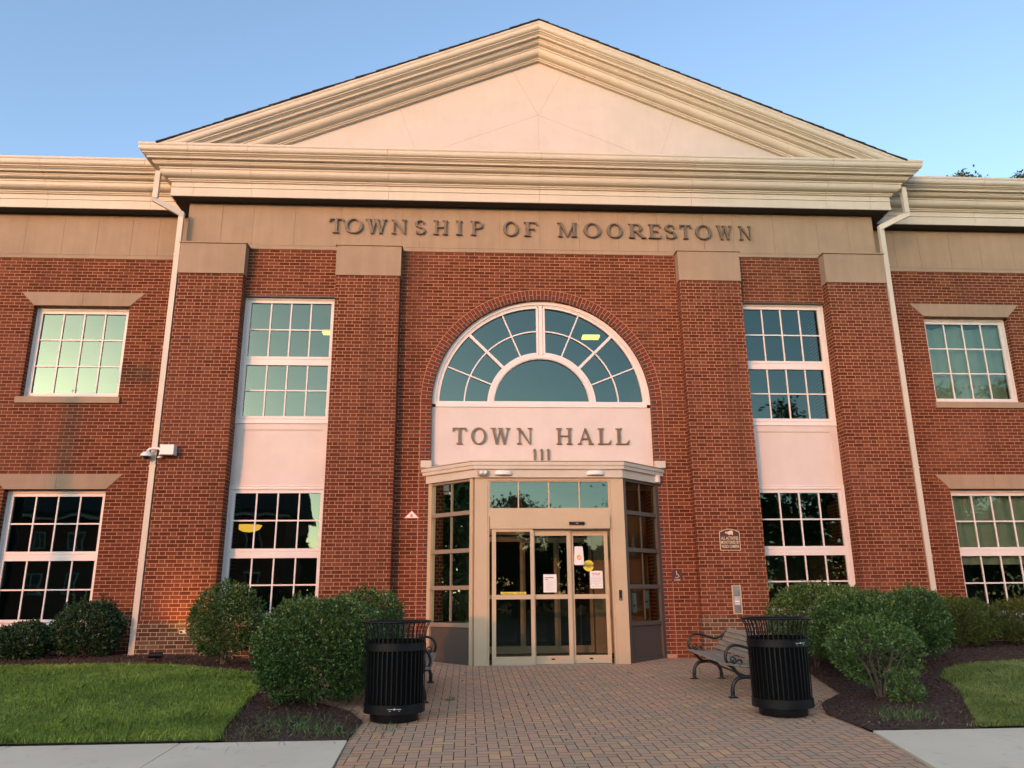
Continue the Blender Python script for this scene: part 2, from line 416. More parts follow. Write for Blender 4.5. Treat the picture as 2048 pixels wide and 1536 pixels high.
# build as quads strips to keep tessellation clean
for y0, y1 in ((0.0, .30),):
    mb.box(-C_, -AR, y0, y1, -.3, SPR, m_brick); mb.box(AR, C_, y0, y1, -.3, SPR, m_brick)
    ang = np.linspace(0, math.pi, 49)
    for a, b in zip(ang[:-1], ang[1:]):
        pa, pb = (AR*math.cos(a), SPR+AR*math.sin(a)), (AR*math.cos(b), SPR+AR*math.sin(b))
        mb.hexa([(pa[0], y0, pa[1]), (pa[0], y0, TOPB), (pb[0], y0, TOPB), (pb[0], y0, pb[1])], [(pa[0], y1, pa[1]), (pa[0], y1, TOPB), (pb[0], y1, TOPB), (pb[0], y1, pb[1])], m_brick)
    mb.box(-C_, -AR, y0, y1, SPR, TOPB, m_brick); mb.box(AR, C_, y0, y1, SPR, TOPB, m_brick)
for s in (-1, 1):
    xa, xb = sorted((s*C_, s*B_))
    mb.box(xa, xb, 0, .30, 6.80, TOPB, m_brick)
    mb.box(xa, xb, 0, .30, -.3, .60, m_base)
    x2, x3 = sorted((s*B_, s*A_)); mb.box(x2, x3, 0.0, .9, -.3, TOPB, m_brickf)
mb.build('brick_wall', TH)
# wings
def wall_holes(mb, x0, x1, z0, z1, y0, y1, holes, mat):
    xs = sorted({x0, x1, *[h[0] for h in holes], *[h[1] for h in holes]}); zs = sorted({z0, z1, *[h[2] for h in holes], *[h[3] for h in holes]})
    for a, b in zip(xs[:-1], xs[1:]):
        for c, d in zip(zs[:-1], zs[1:]):
            if any(h[0] <= a and b <= h[1] and h[2] <= c and d <= h[3] for h in holes): continue
            mb.box(a, b, y0, y1, c, d, mat)
WY = .60
WX0, WX1 = 8.23, 10.09
for s in (-1, 1):
    mb = MB(); hx = sorted((s*WX0, s*WX1)); X_ = sorted((s*A_, s*16))
    wall_holes(mb, X_[0], X_[1], .62, TOPB, WY, WY+.30, [(hx[0], hx[1], 4.88, 6.76), (hx[0], hx[1], .62, 3.09)], m_brick)
    mb.box(X_[0], X_[1], WY, WY+.3, -.3, .62, m_brick)
    mb.build('wing_wall', TH)
# pilasters
caps = {}
for s in (-1, 1):
    for a, b in ((B_, A_), (D_, C_)):
        x0, x1 = sorted((s*a, s*b))
        mb = MB(); mb.box(x0, x1, PF, -.001, .705, 7.16, m_brickf)
        p = mb.build('pilaster', TH)
        mb = MB(); mb.box(x0-.012, x1+.012, PF-.018, -.002, 7.162, 7.785, m_stone); mb.box(x0-.035, x1+.035, PF-.042, -.002, 7.787, 7.812, m_stone)
        mb.build('capital', p)
        mb = MB(); mb.box(x0-.018, x1+.018, PF-.022, -.001, -.25, .703, m_base)
        mb.build('base_course', p)
# stone friezes
def frieze(name, x0, x1, y, joints, z0, z1, ret=None):
    mb = MB(); js = [x0]+[j for j in sorted(joints) if x0+.05 < j < x1-.05]+[x1]
    mb.box(x0, x1, y+.008, y+.02, z0, z1, m_joint)
    for a, b in zip(js[:-1], js[1:]):
        mb.box(a+(.0022 if a != x0 else 0), b-(.0022 if b != x1 else 0), y, y+.012, z0+.085, z1, m_stone)
    mb.box(x0, x1, y-.004, y+.014, z0, z0+.079, m_stone)
    mb.box(x0, x1, y+.02, y+.30, z0, z1, m_stone)
    return mb.build(name, TH)
frieze('frieze', -7.035, 7.035, -.014, [-6.37, -5.76, -4.93, -4.02, -3.4, -2.79, -2.43, -1.62, -.81, .01, .82, 1.63, 2.44, 2.78, 3.41, 4.04, 4.89, 5.82, 6.49], TOPB+.002, 8.86)
for s in (-1, 1):
    js = [s*q for q in (7.82, 8.36, 9.05, 9.73, 10.48, 11.2, 11.9, 12.6, 13.3, 14.0, 14.7, 15.4)]
    x0, x1 = sorted((s*7.037, s*16)); frieze('frieze', x0, x1, WY-.014, js, TOPB+.002, 8.86)
for s in (-1, 1):
    mb = MB(); x0, x1 = sorted((s*7.034, s*7.0)); mb.box(x0, x1, .0, WY+.1, TOPB+.002, 8.86, m_stone); mb.build('frieze_return', TH)
# lintels and sills
for s in (-1, 1):
    c = s*(WX0+WX1)/2
    for zb, zt in ((6.762, 7.045), (3.092, 3.372)):
        mb = MB()
        for q in (-1, 1):
            mb.prism([(c+q*.003, zb), (c+q*.93, zb), (c+q*1.205, zt), (c+q*.003, zt)], 'y', WY-.012, WY+.14, m_stone)
        mb.prism([(c-.002, zb), (c+.002, zb), (c+.002, zt), (c-.002, zt)], 'y', WY-.002, WY+.1, m_joint)
        mb.build('lintel', TH)
    mb = MB(); mb.box(c-.98, c+.98, WY-.05, WY+.14, 4.755, 4.878, m_stone); mb.build('sill', TH)
    mb = MB(); mb.box(c-.98, c+.98, WY-.03, WY+.14, .42, .618, m_stone); mb.build('sill', TH)
    c = s*(B_+C_)/2
    mb = MB(); mb.box(c-.885, c+.885, -.03, .16, .60, .715, m_stone); mb.build('sill', TH)
# cornice
PR = [(.80, 9.64), (.802, 9.60), (.788, 9.575), (.790, 9.53), (.782, 9.505), (.765, 9.485), (.738, 9.472), (.735, 9.455), (.712, 9.452), (.700, 9.436), (.676, 9.424), (.664, 9.402), (.664, 9.384), (.592, 9.382), (.590, 9.348), (.578, 9.346), (.572, 9.325), (.552, 9.308), (.520, 9.297), (.487, 9.292), (.485, 9.262), (.468, 9.260), (.468, 9.232), (.462, 9.195), (.446, 9.165), (.420, 9.143), (.388, 9.130), (.345, 9.124), (.345, 9.096), (.322, 9.094), (.322, 9.070), (.288, 9.068), (.288, 8.968), (.304, 8.966), (.304, 8.956), (.287, 8.954), (.287, 8.772)]
def cornice_piece(mb, x0, x1, yw, mat, dz=0):
    ring = lambda x: [(x, yw-o, z+dz) for o, z in PR] + [(x, yw-.02, 8.772+dz), (x, yw-.02, 9.64+dz)]
    mb.sweep([ring(x0), ring(x1)], True, mat)
mb = MB()
js = [-6.9, -5.76, -3.05, -.01, 3.12, 5.96, 6.9]
g_ = .0025
for a, b in zip(js[:-1], js[1:]): cornice_piece(mb, a+g_, b-g_, 0, m_corn)
for s in (-1, 1):   # mitred corners with side returns
    r1 = [(s*6.9+s*g_, -o, z) for o, z in PR] + [(s*6.9+s*g_, -.02, 8.772), (s*6.9+s*g_, -.02, 9.64)]
    r2 = [(s*(7.04+o), -o, z) for o, z in PR] + [(s*7.02, -.02, 8.772), (s*7.02, -.02, 9.64)]
    r3 = [(s*(7.04+o), 1.0, z) for o, z in PR] + [(s*7.02, 1.0, 8.772), (s*7.02, 1.0, 9.64)]
    if s > 0: mb.sweep([r1, r2, r3], True, m_corn)
    else: mb.sweep([r3, r2, r1], True, m_corn)
mb.build('cornice', TH)
for s in (-1, 1):
    mb = MB(); jw = [7.05, 7.95, 10.0, 13.0, 16] if s < 0 else [7.05, 8.0, 9.55, 12.5, 16]
    for a, b in zip(jw[:-1], jw[1:]):
        x0, x1 = sorted((s*a, s*b)); cornice_piece(mb, x0+g_, x1-g_, WY, m_corn, -.004)
    mb.build('cornice', TH)
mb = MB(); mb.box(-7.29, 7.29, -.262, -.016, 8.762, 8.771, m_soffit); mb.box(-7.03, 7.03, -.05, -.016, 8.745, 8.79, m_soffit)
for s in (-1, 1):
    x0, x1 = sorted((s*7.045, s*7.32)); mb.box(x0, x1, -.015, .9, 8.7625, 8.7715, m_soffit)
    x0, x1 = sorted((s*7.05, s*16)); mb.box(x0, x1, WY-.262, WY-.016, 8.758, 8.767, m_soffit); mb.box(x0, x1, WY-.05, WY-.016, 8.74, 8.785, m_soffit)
mb.build('soffit', TH)
# raking cornice
ZA, SLP = 12.735, .417; CT = math.cos(math.atan(SLP))
PRR = [(o, z-9.64) for o, z in PR[:32]] + [(.27, -.572)]
for s in (-1, 1):
    mb = MB()
    def ringx(x, clip=True):
        out = []
        for o, h in PRR:
            out.append((s*x, -o, ZA - SLP*x + h/CT))
        out.append((s*x, -.2, ZA - SLP*x - .572/CT)); out.append((s*x, -.2, ZA - SLP*x)); return out
    def endring():
        out = []
        for o, h in PRR + [(.2, -.572), (.2, 0)]:
            xe = (ZA + h/CT - 9.635)/SLP; out.append((s*xe, -o, 9.635))
        return out
    stops = [0, .95, 3.15, 5.2]
    rings = [ringx(x) for x in stops]
    for k in range(len(stops)-1):
        mb.sweep([ringx(stops[k] + (0.002 if k else 0)), ringx(stops[k+1]-.002)], True, m_corn)
    mb.sweep([ringx(stops[-1]+.002), endring()], True, m_corn)
    mb.build('raking_cornice', TH)
# tympanum
mb = MB(); zt = lambda x: ZA - SLP*abs(x) - .45
m_tymp = paint('pediment panel paint', (.57, .50, .45), .5, .07)
mb.prism([(-7.0, 9.3), (-7.0, zt(7.0)), (0, zt(0)), (7.0, zt(7.0)), (7.0, 9.3)], 'y', -.25, -.15, m_tymp)
m_groove = simple('panel groove', (.42, .34, .29), .8)
def line(mb, p, q, w, y0, y1, mat):
    d = Vector((q[0]-p[0], 0, q[1]-p[1])).normalized(); n = Vector((-d.z, 0, d.x))*w/2
    c = [(p[0]+n.x, p[1]+n.z), (p[0]-n.x, p[1]-n.z), (q[0]-n.x, q[1]-n.z), (q[0]+n.x, q[1]+n.z)]; mb.prism(c, 'y', y0, y1, mat)
for p, q in (((-2.91, 10.95), (-2.5, 9.8)), ((2.91, 10.95), (2.5, 9.8)), ((0, 10.83), (0, 9.8)), ((0, 10.83), (-2.3, 9.87)), ((0, 10.83), (2.3, 9.87)), ((0, 10.83), (-.55, 11.92)), ((0, 10.83), (.55, 11.92))):
    line(mb, p, q, .006, -.252, -.249, m_groove)
mb.build('tympanum', TH)
# roof
mb = MB()
for s in (-1, 1):
    xe = 7.50
    n = 36
    for k in range(n):      # rows of shingles, each with a slightly stepped edge
        xa, xb = xe*k/n, xe*(k+1)/n; h = .016 + .004*(k % 2); o = .822 + random.uniform(-.008, .012)
        mb.hexa([(s*xa, -o, ZA-SLP*xa+.004), (s*xb, -o, ZA-SLP*xb+.004), (s*xb, -o, ZA-SLP*xb+.004+h+.012), (s*xa, -o, ZA-SLP*xa+.004+h)],
                [(s*xa, 13, ZA-SLP*xa+.004), (s*xb, 13, ZA-SLP*xb+.004), (s*xb, 13, ZA-SLP*xb+.004+h+.012), (s*xa, 13, ZA-SLP*xa+.004+h)], m_shingle)
    x0, x1 = sorted((s*6.5, s*16)); y0 = WY-.7
    mb.add([(x0, y0, 9.63), (x1, y0, 9.63), (x1, 7, 9.63+.417*(7-y0)), (x0, 7, 9.63+.417*(7-y0)), (x1, 14.5, 9.63), (x0, 14.5, 9.63)], [(0, 1, 2, 3), (3, 2, 4, 5)], m_shingle)
mb.build('roof', TH)
# body behind: floors, back walls
mb = MB()
mb.box(-16, 16, 13.7, 14, -.3, 9.6, m_brick); mb.box(-16, -15.7, .9, 13.7, -.3, 9.6, m_brick); mb.box(15.7, 16, .9, 13.7, -.3, 9.6, m_brick)
mb.build('rear_wall', TH)
mb = MB()
mb.box(-15.7, 15.7, .92, 13.7, -.3, .02, m_intd); mb.box(-7, 7, .31, .919, -.3, .02, m_intd); mb.box(-15.7, 15.7, .95, 13.7, 3.25, 3.95, m_int); mb.box(-C_-1.7, C_+1.7, .31, .95, 3.30, 3.9, m_int)
mb.box(-15.7, 15.7, .92, 13.7, 7.25, 8.8, m_int); mb.box(-7, 7, .31, .919, 7.25, 8.8, m_int)
mb.box(-15.7, 15.7, 5.2, 5.35, .02, 7.25, m_int)
for s in (-1, 1):
    x0, x1 = sorted((s*2.65, s*2.75)); mb.box(x0, x1, .32, 5.2, .02, 7.25, m_int); x0, x1 = sorted((s*7.0, s*7.1)); mb.box(x0, x1, .92, 5.2, .02, 7.25, m_int)
mb.build('interior', TH)

# windows ---------------------------------------------------------------
def rect_frame(mb, x0, x1, z0, z1, w, y0, y1, mat):
    mb.box(x0, x1, y0, y1, z1-w, z1, mat); mb.box(x0, x1, y0, y1, z0, z0+w, mat)
    mb.box(x0, x0+w, y0, y1, z0+w, z1-w, mat); mb.box(x1-w, x1, y0, y1, z0+w, z1-w, mat)
def window(x0, x1, z0, z1, y, units, cols=4, sillw=.0):
    mb = MB(); rect_frame(mb, x0, x1, z0, z1, .045, y, y+.12, m_white)
    rect_frame(mb, x0+.0475, x1-.0475, z0+.0475, z1-.0475, .012, y+.016, y+.11, m_white)
    mg = MB(); mp = MB()
    for u0, u1, rows in units:
        a0, a1 = x0+.062, x1-.062
        rect_frame(mb, a0, a1, u0, u1, .052, y+.018, y+.075, m_white)
        g0, g1, h0, h1 = a0+.054, a1-.054, u0+.054, u1-.054
        mp.add([(g0-.01, y+.052, h0-.01), (g1+.01, y+.052, h0-.01), (g1+.01, y+.052, h1+.01), (g0-.01, y+.052, h1+.01)], [(0, 1, 2, 3)], m_glass)
        for k in range(1, cols):
            xc = g0+(g1-g0)*k/cols; mg.box(xc-.013, xc+.013, y+.030, y+.049, h0, h1, m_white)
        for k in range(1, rows):
            zc = h0+(h1-h0)*k/rows; mg.box(g0, g1, y+.031, y+.048, zc-.013, zc+.013, m_white)
    for (a, b) in zip(units[:-1], units[1:]):      # meeting mullion
        zt, zb = (a[0], b[1]) if a[0] > b[0] else (b[0], a[1])
        mb.box(x0+.0605, x1-.0605, y+.024, y+.08, zb+.002, zt-.002, m_white)
    w = mb.build('window', TH); mg.build('muntins', w); mp.build('pane', w, recalc=False); return w
for s in (-1, 1):
    x0, x1 = sorted((s*WX0, s*WX1)); yy = WY+.14
    window(x0, x1, 4.88, 6.76, yy, [(4.945, 6.695, 3)])
    window(x0, x1, .62, 3.09, yy, [(1.90, 3.025, 2), (.69, 1.835, 2)])
    x0, x1 = sorted((s*C_, s*B_)); yy = .09
    window(x0, x1, 4.29, 6.80, yy, [(5.535, 6.735, 2), (4.355, 5.465, 2)])
    window(x0, x1, .716, 3.07, yy, [(1.90, 3.005, 2), (.785, 1.835, 2)])
    mb = MB(); mb.box(x0, x1, yy+.03, yy+.10, 3.072, 4.288, m_panel)
    rect_frame(mb, x0, x1, 3.072, 4.288, .14, yy+.012, yy+.032, m_panel); rect_frame(mb, x0+.1405, x1-.1405, 3.2125, 4.1475, .012, yy+.018, yy+.031, m_panel)
    mb.box(x0, x1, yy-.01, yy+.02, 4.262, 4.289, m_white); mb.box(x0, x1, yy-.008, yy+.014, 3.071, 3.09, m_white)
    mb.build('spandrel_panel', TH)

# fan window ---------------------------------------------------------------
FY = .10; CZ = SPR
def arcpts(r, a0, a1, n): return [(r*math.cos(a), CZ+r*math.sin(a)) for a in np.linspace(a0, a1, n)]
def ringseg(mb, r0, r1, a0, a1, y0, y1, mat, n=40, cz=None):
    A = arcpts(r0, a0, a1, n); B = arcpts(r1, a0, a1, n)
    for i in range(n-1):
        mb.hexa([(A[i][0], y0, A[i][1]), (B[i][0], y0, B[i][1]), (B[i+1][0], y0, B[i+1][1]), (A[i+1][0], y0, A[i+1][1])],
                [(A[i][0], y1, A[i][1]), (B[i][0], y1, B[i][1]), (B[i+1][0], y1, B[i+1][1]), (A[i+1][0], y1, A[i+1][1])], mat)
mb = MB(); PI = math.pi
ringseg(mb, 2.05, 2.119, 0, PI, FY-.02, FY+.10, m_white, 60)
ringseg(mb, 2.025, 2.049, 0, PI, FY+.004, FY+.10, m_white, 60)
ringseg(mb, .94, 1.005, 0, PI, FY+.002, FY+.08, m_white, 40)
ringseg(mb, .925, .938, 0, PI, FY+.014, FY+.08, m_white, 40); ringseg(mb, 1.007, 1.02, 0, PI, FY+.014, FY+.08, m_white, 40)
mb.box(-2.05, 2.05, FY-.012, FY+.10, CZ-.055, CZ+.012, m_white)
mb.box(-2.02, -1.02, FY+.006, FY+.08, CZ+.013, CZ+.06, m_white); mb.box(1.02, 2.02, FY+.006, FY+.08, CZ+.013, CZ+.06, m_white); mb.box(-.925, .925, FY+.006, FY+.08, CZ+.013, CZ+.065, m_white)
fw = mb.build('fan_window', TH, smooth=False)
mb = MB()
def radial(mb, ang, r0, r1, w, y0, y1):
    d = Vector((math.cos(ang), 0, math.sin(ang))); p = (r0*d.x, CZ+r0*d.z); q = (r1*d.x, CZ+r1*d.z); line(mb, p, q, w, y0, y1, m_white)
ringseg(mb, 1.985, 2.023, .03, PI/2-.03, FY+.012, FY+.08, m_white, 30); ringseg(mb, 1.985, 2.023, PI/2+.03, PI-.03, FY+.012, FY+.08, m_white, 30)
ringseg(mb, 1.021, 1.06, .03, PI/2-.05, FY+.012, FY+.08, m_white, 24); ringseg(mb, 1.021, 1.06, PI/2+.05, PI-.03, FY+.012, FY+.08, m_white, 24)
line(mb, (0, CZ+1.0), (0, CZ+2.04), .07, FY-.003, FY+.09, m_white)
for s in (-1, 1): line(mb, (s*.065, CZ+1.04), (s*.065, CZ+2.0), .045, FY+.010, FY+.085, m_white)
for a in (45, 135): radial(mb, rad(a), 1.03, 2.0, .055, FY+.013, FY+.07)
for a in (22.5, 67.5, 112.5, 157.5): radial(mb, rad(a), 1.03, 2.0, .026, FY+.03, FY+.06)
ringseg(mb, 1.492, 1.518, .03, PI/2-.03, FY+.032, FY+.058, m_white, 30); ringseg(mb, 1.492, 1.518, PI/2+.03, PI-.03, FY+.032, FY+.058, m_white, 30)
mb.build('muntins', fw)
mb = MB(); pts = arcpts(2.04, 0, PI, 48); mb.add([(p[0], FY+.065, p[1]) for p in pts], [tuple(range(48))], m_glass); mb.build('pane', fw, recalc=False)
mb = MB(); mb.box(-2.119, 2.119, FY+.01, FY+.10, 3.0, CZ-.057, m_panel); mb.build('entrance_panel', TH)
# brick arch ring + jamb quoins
mb = MB()
nv = 92
def vous(mb, r0, r1, a0, a1, mat, y=-.006):
    pa = [(r*math.cos(a), SPR+r*math.sin(a)) for r, a in ((r0, a0), (r1, a0), (r1, a1), (r0, a1))]
    mb.prism(pa, 'y', y, .09, mat)
ringseg(mb, AR+.001, 2.335, 0, PI, -.0025, .05, m_mortar, 90)
for k in range(nv):
    a0, a1 = PI*k/nv+.0022, PI*(k+1)/nv-.0022
    if k % 2: vous(mb, AR+.002, 2.325, a0, a1, m_rbrick)
    else: vous(mb, AR+.002, AR+.098, a0, a1, m_dbrick); vous(mb, AR+.108, 2.325, a0, a1, m_rbrick)
for s in (-1, 1):
    x0, x1 = sorted((s*(AR+.001), s*2.335)); mb.box(x0, x1, -.0025, .02, -.2, SPR, m_mortar)
    r = 0; z = ZOFF
    while z < SPR-.03:
        za, zb = z+.006, z+CR-.004
        if r % 2:
            x0, x1 = sorted((s*(AR+.002), s*2.325)); mb.box(x0, x1, -.006, .07, za, zb, m_rbrick)
        else:
            x0, x1 = sorted((s*(AR+.002), s*(AR+.098))); mb.box(x0, x1, -.006, .07, za, zb, m_dbrick)
            x0, x1 = sorted((s*(AR+.108), s*2.325)); mb.box(x0, x1, -.006, .07, za, zb, m_rbrick)
        z += CR; r += 1
mb.build('brick_arch', TH)
# brick soldier lintel over bay windows (dark steel angle)
for s in (-1, 1):
    mb = MB(); x0, x1 = sorted((s*C_, s*B_)); mb.box(x0, x1, .002, .09, 6.785, 6.802, m_dkmetal); mb.build('steel_lintel', TH)
# small white blocks at the arch foot
for s in (-1, 1):
    mb = MB(); x0, x1 = sorted((s*2.10, s*2.30)); mb.box(x0, x1, -.10, .0, 3.40, 3.53, m_corn); mb.build('impost_block', TH)

# vestibule ---------------------------------------------------------------
VY = -.80; VX = 1.30; VE = 2.14
# cornice of the vestibule: plan offset polyline
def vplan(o):
    # front line y = VY - o ; side line from (VX,VY) to (VE,0) offset outwards by o
    d = Vector((VE-VX, 0-VY)).normalized(); n = Vector((d.y, -d.x))
    # intersect front and side lines
    p = Vector((VX, VY)) + n*o
    t = (VY - o - p.y)/d.y; c = p + d*t
    t2 = (-.012 - p.y)/d.y; e = p + d*t2
    return c, e
mb = MB()
VPR = [(.115, 3.375), (.115, 3.315), (.095, 3.31), (.095, 3.25), (.05, 3.245), (.05, 3.105)]
rings = []
def vring(i):
    out = []
    for o, z in VPR + [(-.03, 3.105), (-.03, 3.38)]:
        c, e = vplan(o)
        q = {0: (-e.x, e.y), 1: (-c.x, c.y), 2: (c.x, c.y), 3: (e.x, e.y)}[i]; out.append((q[0], q[1], z))
    return out
mb.sweep([vring(i) for i in range(4)], True, m_corn)
c, e = vplan(.125)
top = [(-e.x, -.001), (-e.x, e.y), (-c.x, c.y), (c.x, c.y), (e.x, e.y), (e.x, -.001)]
mb.prism(top, 'z', 3.382, 3.394, m_tan)
mb.build('vestibule_cornice', TH)
mb = MB(); c, e = vplan(-.01); mb.prism([(-e.x, .3), (-e.x, e.y), (-c.x, c.y), (c.x, c.y), (e.x, e.y), (e.x, .3)], 'z', 3.08, 3.20, m_int); mb.build('vestibule_ceiling', TH)
# front frame
gz = G(0, VY)
mb = MB()
mb.box(-1.30, -1.075, VY, VY+.14, gz, 3.105, m_tan); mb.box(1.105, 1.33, VY, VY+.14, gz, 3.105, m_tan)
mb.box(-1.073, -1.045, VY+.012, VY+.13, gz, 3.105, m_tan); mb.box(1.075, 1.103, VY+.012, VY+.13, gz, 3.105, m_tan)
mb.box(-1.075, 1.105, VY+.005, VY+.13, 3.055, 3.105, m_tan)
mb.box(-1.045, 1.075, VY+.006, VY+.12, 2.485, 2.56, m_tan)
mb.box(-1.045, 1.075, VY-.012, VY+.12, 2.425, 2.483, m_tan)
mb.build('vestibule_frame', TH)
# door header box
mb = MB(); mb.box(-1.035, 1.065, VY-.03, VY+.10, 2.215, 2.423, m_tan); mb.box(-.29, 1.03, VY-.034, VY+.0, 2.20, 2.214, m_dark); mb.build('door_header', TH)
for s, xa in ((-1, -1.0475), (1, 1.068)):
    pass
# transom
mb = MB()
for xc in (-.532, .003, .544): mb.box(xc-.011, xc+.011, VY+.02, VY+.07, 2.56, 3.055, m_tan)
rect_frame(mb, -1.045, 1.075, 2.56, 3.055, .016, VY+.021, VY+.069, m_tan); tw = mb.build('transom_window', TH)
mb = MB(); mb.add([(-1.045, VY+.05, 2.56), (1.075, VY+.05, 2.56), (1.075, VY+.05, 3.055), (-1.045, VY+.05, 3.055)], [(0, 1, 2, 3)], m_glass); mb.build('pane', tw, recalc=False)
# sliding doors
def door(x0, x1, y, zt, zb, fr=.062, mid=(1.035, 1.11), bot=.13, name='sliding_door', mat=None, ls=None, rs=None):
    mat = mat or m_tan; mb = MB(); d = .045; ls = ls or fr; rs = rs or fr
    mb.box(x0, x0+ls, y, y+d, zb, zt, mat); mb.box(x1-rs, x1, y, y+d, zb, zt, mat)
    mb.box(x0+ls, x1-rs, y+.002, y+d-.002, zt-.10, zt, mat); mb.box(x0+ls, x1-rs, y+.002, y+d-.002, zb, zb+bot, mat)
    mb.box(x0+ls, x1-rs, y+.002, y+d-.002, mid[0], mid[1], mat)
    o = mb.build(name, TH)
    mp = MB()
    for a, b in ((zb+bot, mid[0]), (mid[1], zt-.10)): mp.add([(x0+ls, y+.022, a), (x1-rs, y+.022, a), (x1-rs, y+.022, b), (x0+ls, y+.022, b)], [(0, 1, 2, 3)], m_dglass)
    mp.build('pane', o, recalc=False); return o
d1 = door(-1.0, -.275, VY-.005, 2.265, gz+.012, ls=.07, rs=.062)
d2 = door(-.285, .375, VY+.045, 2.20, gz+.014, ls=.03, rs=.07)
d3 = door(.365, 1.03, VY+.095, 2.20, gz+.016, ls=.06, rs=.065)
mb = MB()
for d in (d2, d3):
    xc = .03 if d is d2 else .68; mb2 = MB(); y = VY+.045 if d is d2 else VY+.095
    mb2.box(xc-.03, xc+.03, y-.004, y, .052, .075, m_dark); mb2.build('maker_plate', d)
mb = MB(); mb.box(-1.03, 1.06, VY-.05, VY+.17, gz-.005, gz+.010, m_steel); mb.build('threshold', TH)
# inner doors
IY = 1.10
mb = MB(); mb.box(-1.45, -1.06, IY, IY+.12, .02, 3.08, m_tan); mb.box(1.06, 1.45, IY, IY+.12, .02, 3.08, m_tan); mb.box(-1.06, 1.06, IY, IY+.12, 2.25, 3.08, m_tan)
mb.box(-2.2, -1.45, IY, IY+.12, .02, 3.08, m_int); mb.box(1.45, 2.2, IY, IY+.12, .02, 3.08, m_int)
mb.build('inner_door_frame', TH)
door(-1.05, -.33, IY-.005, 2.22, .03, name='inner_sliding_door'); door(-.35, .34, IY+.045, 2.2, .03, name='inner_sliding_door'); door(.33, 1.04, IY+.095, 2.2, .03, name='inner_sliding_door')
for s in (-1, 1):
    mb = MB(); x0, x1 = sorted((s*2.14, s*2.22)); mb.box(x0, x1, .30, IY+.05, .02, 3.08, m_brick); mb.build('vestibule_side_wall', TH)
# angled side windows
def side(s):
    p0 = Vector((s*(VX+.03), VY+.02)); p1 = Vector((s*VE, 0)); d = (p1-p0); L = d.length; d.normalize(); n = Vector((d.y*s, -d.x*s))
    if n.y > 0: n = -n
    mb = MB(); mg = MB(); mp = MB()
    def bx(m_, a, b, z0, z1, o0, o1, mat):
        q = [p0+d*a+n*o0, p0+d*b+n*o0, p0+d*b+n*o1, p0+d*a+n*o1]
        m_.hexa([(v.x, v.y, z0) for v in q], [(v.x, v.y, z1) for v in q], mat)
    bx(mb, 0, .075, -.02, 3.105, -.09, .006, m_dkmetal if s > 0 else m_tan)  # right frame's shade is put into its darker colour
    bx(mb, L-.085, L+.02, -.02, 3.105, -.09, .01, m_dkmetal if s > 0 else m_tan)
    bm_ = m_dkmetal if s > 0 else m_tan2
    zs = [3.40, 2.50, 1.855, 1.23, .61]
    zr = [3.08, 2.515, 1.865, 1.24, .62]
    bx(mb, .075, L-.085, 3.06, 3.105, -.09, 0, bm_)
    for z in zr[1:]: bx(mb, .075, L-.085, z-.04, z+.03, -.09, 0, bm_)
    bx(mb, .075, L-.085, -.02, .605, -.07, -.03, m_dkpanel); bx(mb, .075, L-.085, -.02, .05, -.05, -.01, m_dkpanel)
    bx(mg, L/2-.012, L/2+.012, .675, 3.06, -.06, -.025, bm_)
    q0, q1 = p0+d*.075-n*.045, p0+d*(L-.085)-n*.045
    mp.add([(q0.x, q0.y, .675), (q1.x, q1.y, .675), (q1.x, q1.y, 3.06), (q0.x, q0.y, 3.06)], [(0, 1, 2, 3)], m_dglass)
    w = mb.build('side_window', TH); mg.build('mullion', w); mp.build('pane', w, recalc=False)
    return p0, d, n, L
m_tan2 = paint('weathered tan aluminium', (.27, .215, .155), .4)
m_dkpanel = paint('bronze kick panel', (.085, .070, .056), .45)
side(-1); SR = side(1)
# downspouts
for s in (-1, 1):
    mb = MB()
    def seg(pa, pb, w=.05, dpt=.04):
        A = Vector(pa); B = Vector(pb); mb.hexa([(A.x-w, A.y-dpt, A.z), (A.x+w, A.y-dpt, A.z), (A.x+w, A.y+dpt, A.z), (A.x-w, A.y+dpt, A.z)],
            [(B.x-w, B.y-dpt, B.z), (B.x+w, B.y-dpt, B.z), (B.x+w, B.y+dpt, B.z), (B.x-w, B.y+dpt, B.z)], m_corn)
    xt, yt = (-7.575, -.36) if s < 0 else (7.60, -.36)
    xb = s*7.10; yb = -.19; zb = .10
    seg((xt, yt, 9.25), (xt, yt, 8.66))
    xo, xi = xt - s*-.05, xb - s*-.0
    q0 = [(xt+s*.05, yt-.04, 8.66), (xt+s*.05, yt+.04, 8.66), (xt-s*.05, yt+.04, 8.66), (xt-s*.05, yt-.04, 8.66)]
    q1 = [(xb+s*.05, yb-.04, 8.36), (xb+s*.05, yb+.04, 8.36), (xb-s*.05, yb+.04, 8.40), (xb-s*.05, yb-.04, 8.40)]
    # slanted offset: a box of constant vertical thickness
    mb.hexa([(xt+s*.05, yt-.04, 8.60), (xt+s*.05, yt+.04, 8.60), (xt+s*.05, yt+.04, 8.72), (xt+s*.05, yt-.04, 8.72)],
            [(xb-s*.05, yb-.04, 8.33), (xb-s*.05, yb+.04, 8.33), (xb-s*.05, yb+.04, 8.45), (xb-s*.05, yb-.04, 8.45)], m_corn)
    seg((xb, yb, 8.41), (xb, yb, zb))
    for z in (7.55, 5.65, 3.4, 1.75, .62): mb.box(xb-.062, xb+.062, yb-.044, yb+.044, z-.012, z+.012, m_corn)
    mb.build('downspout', TH)
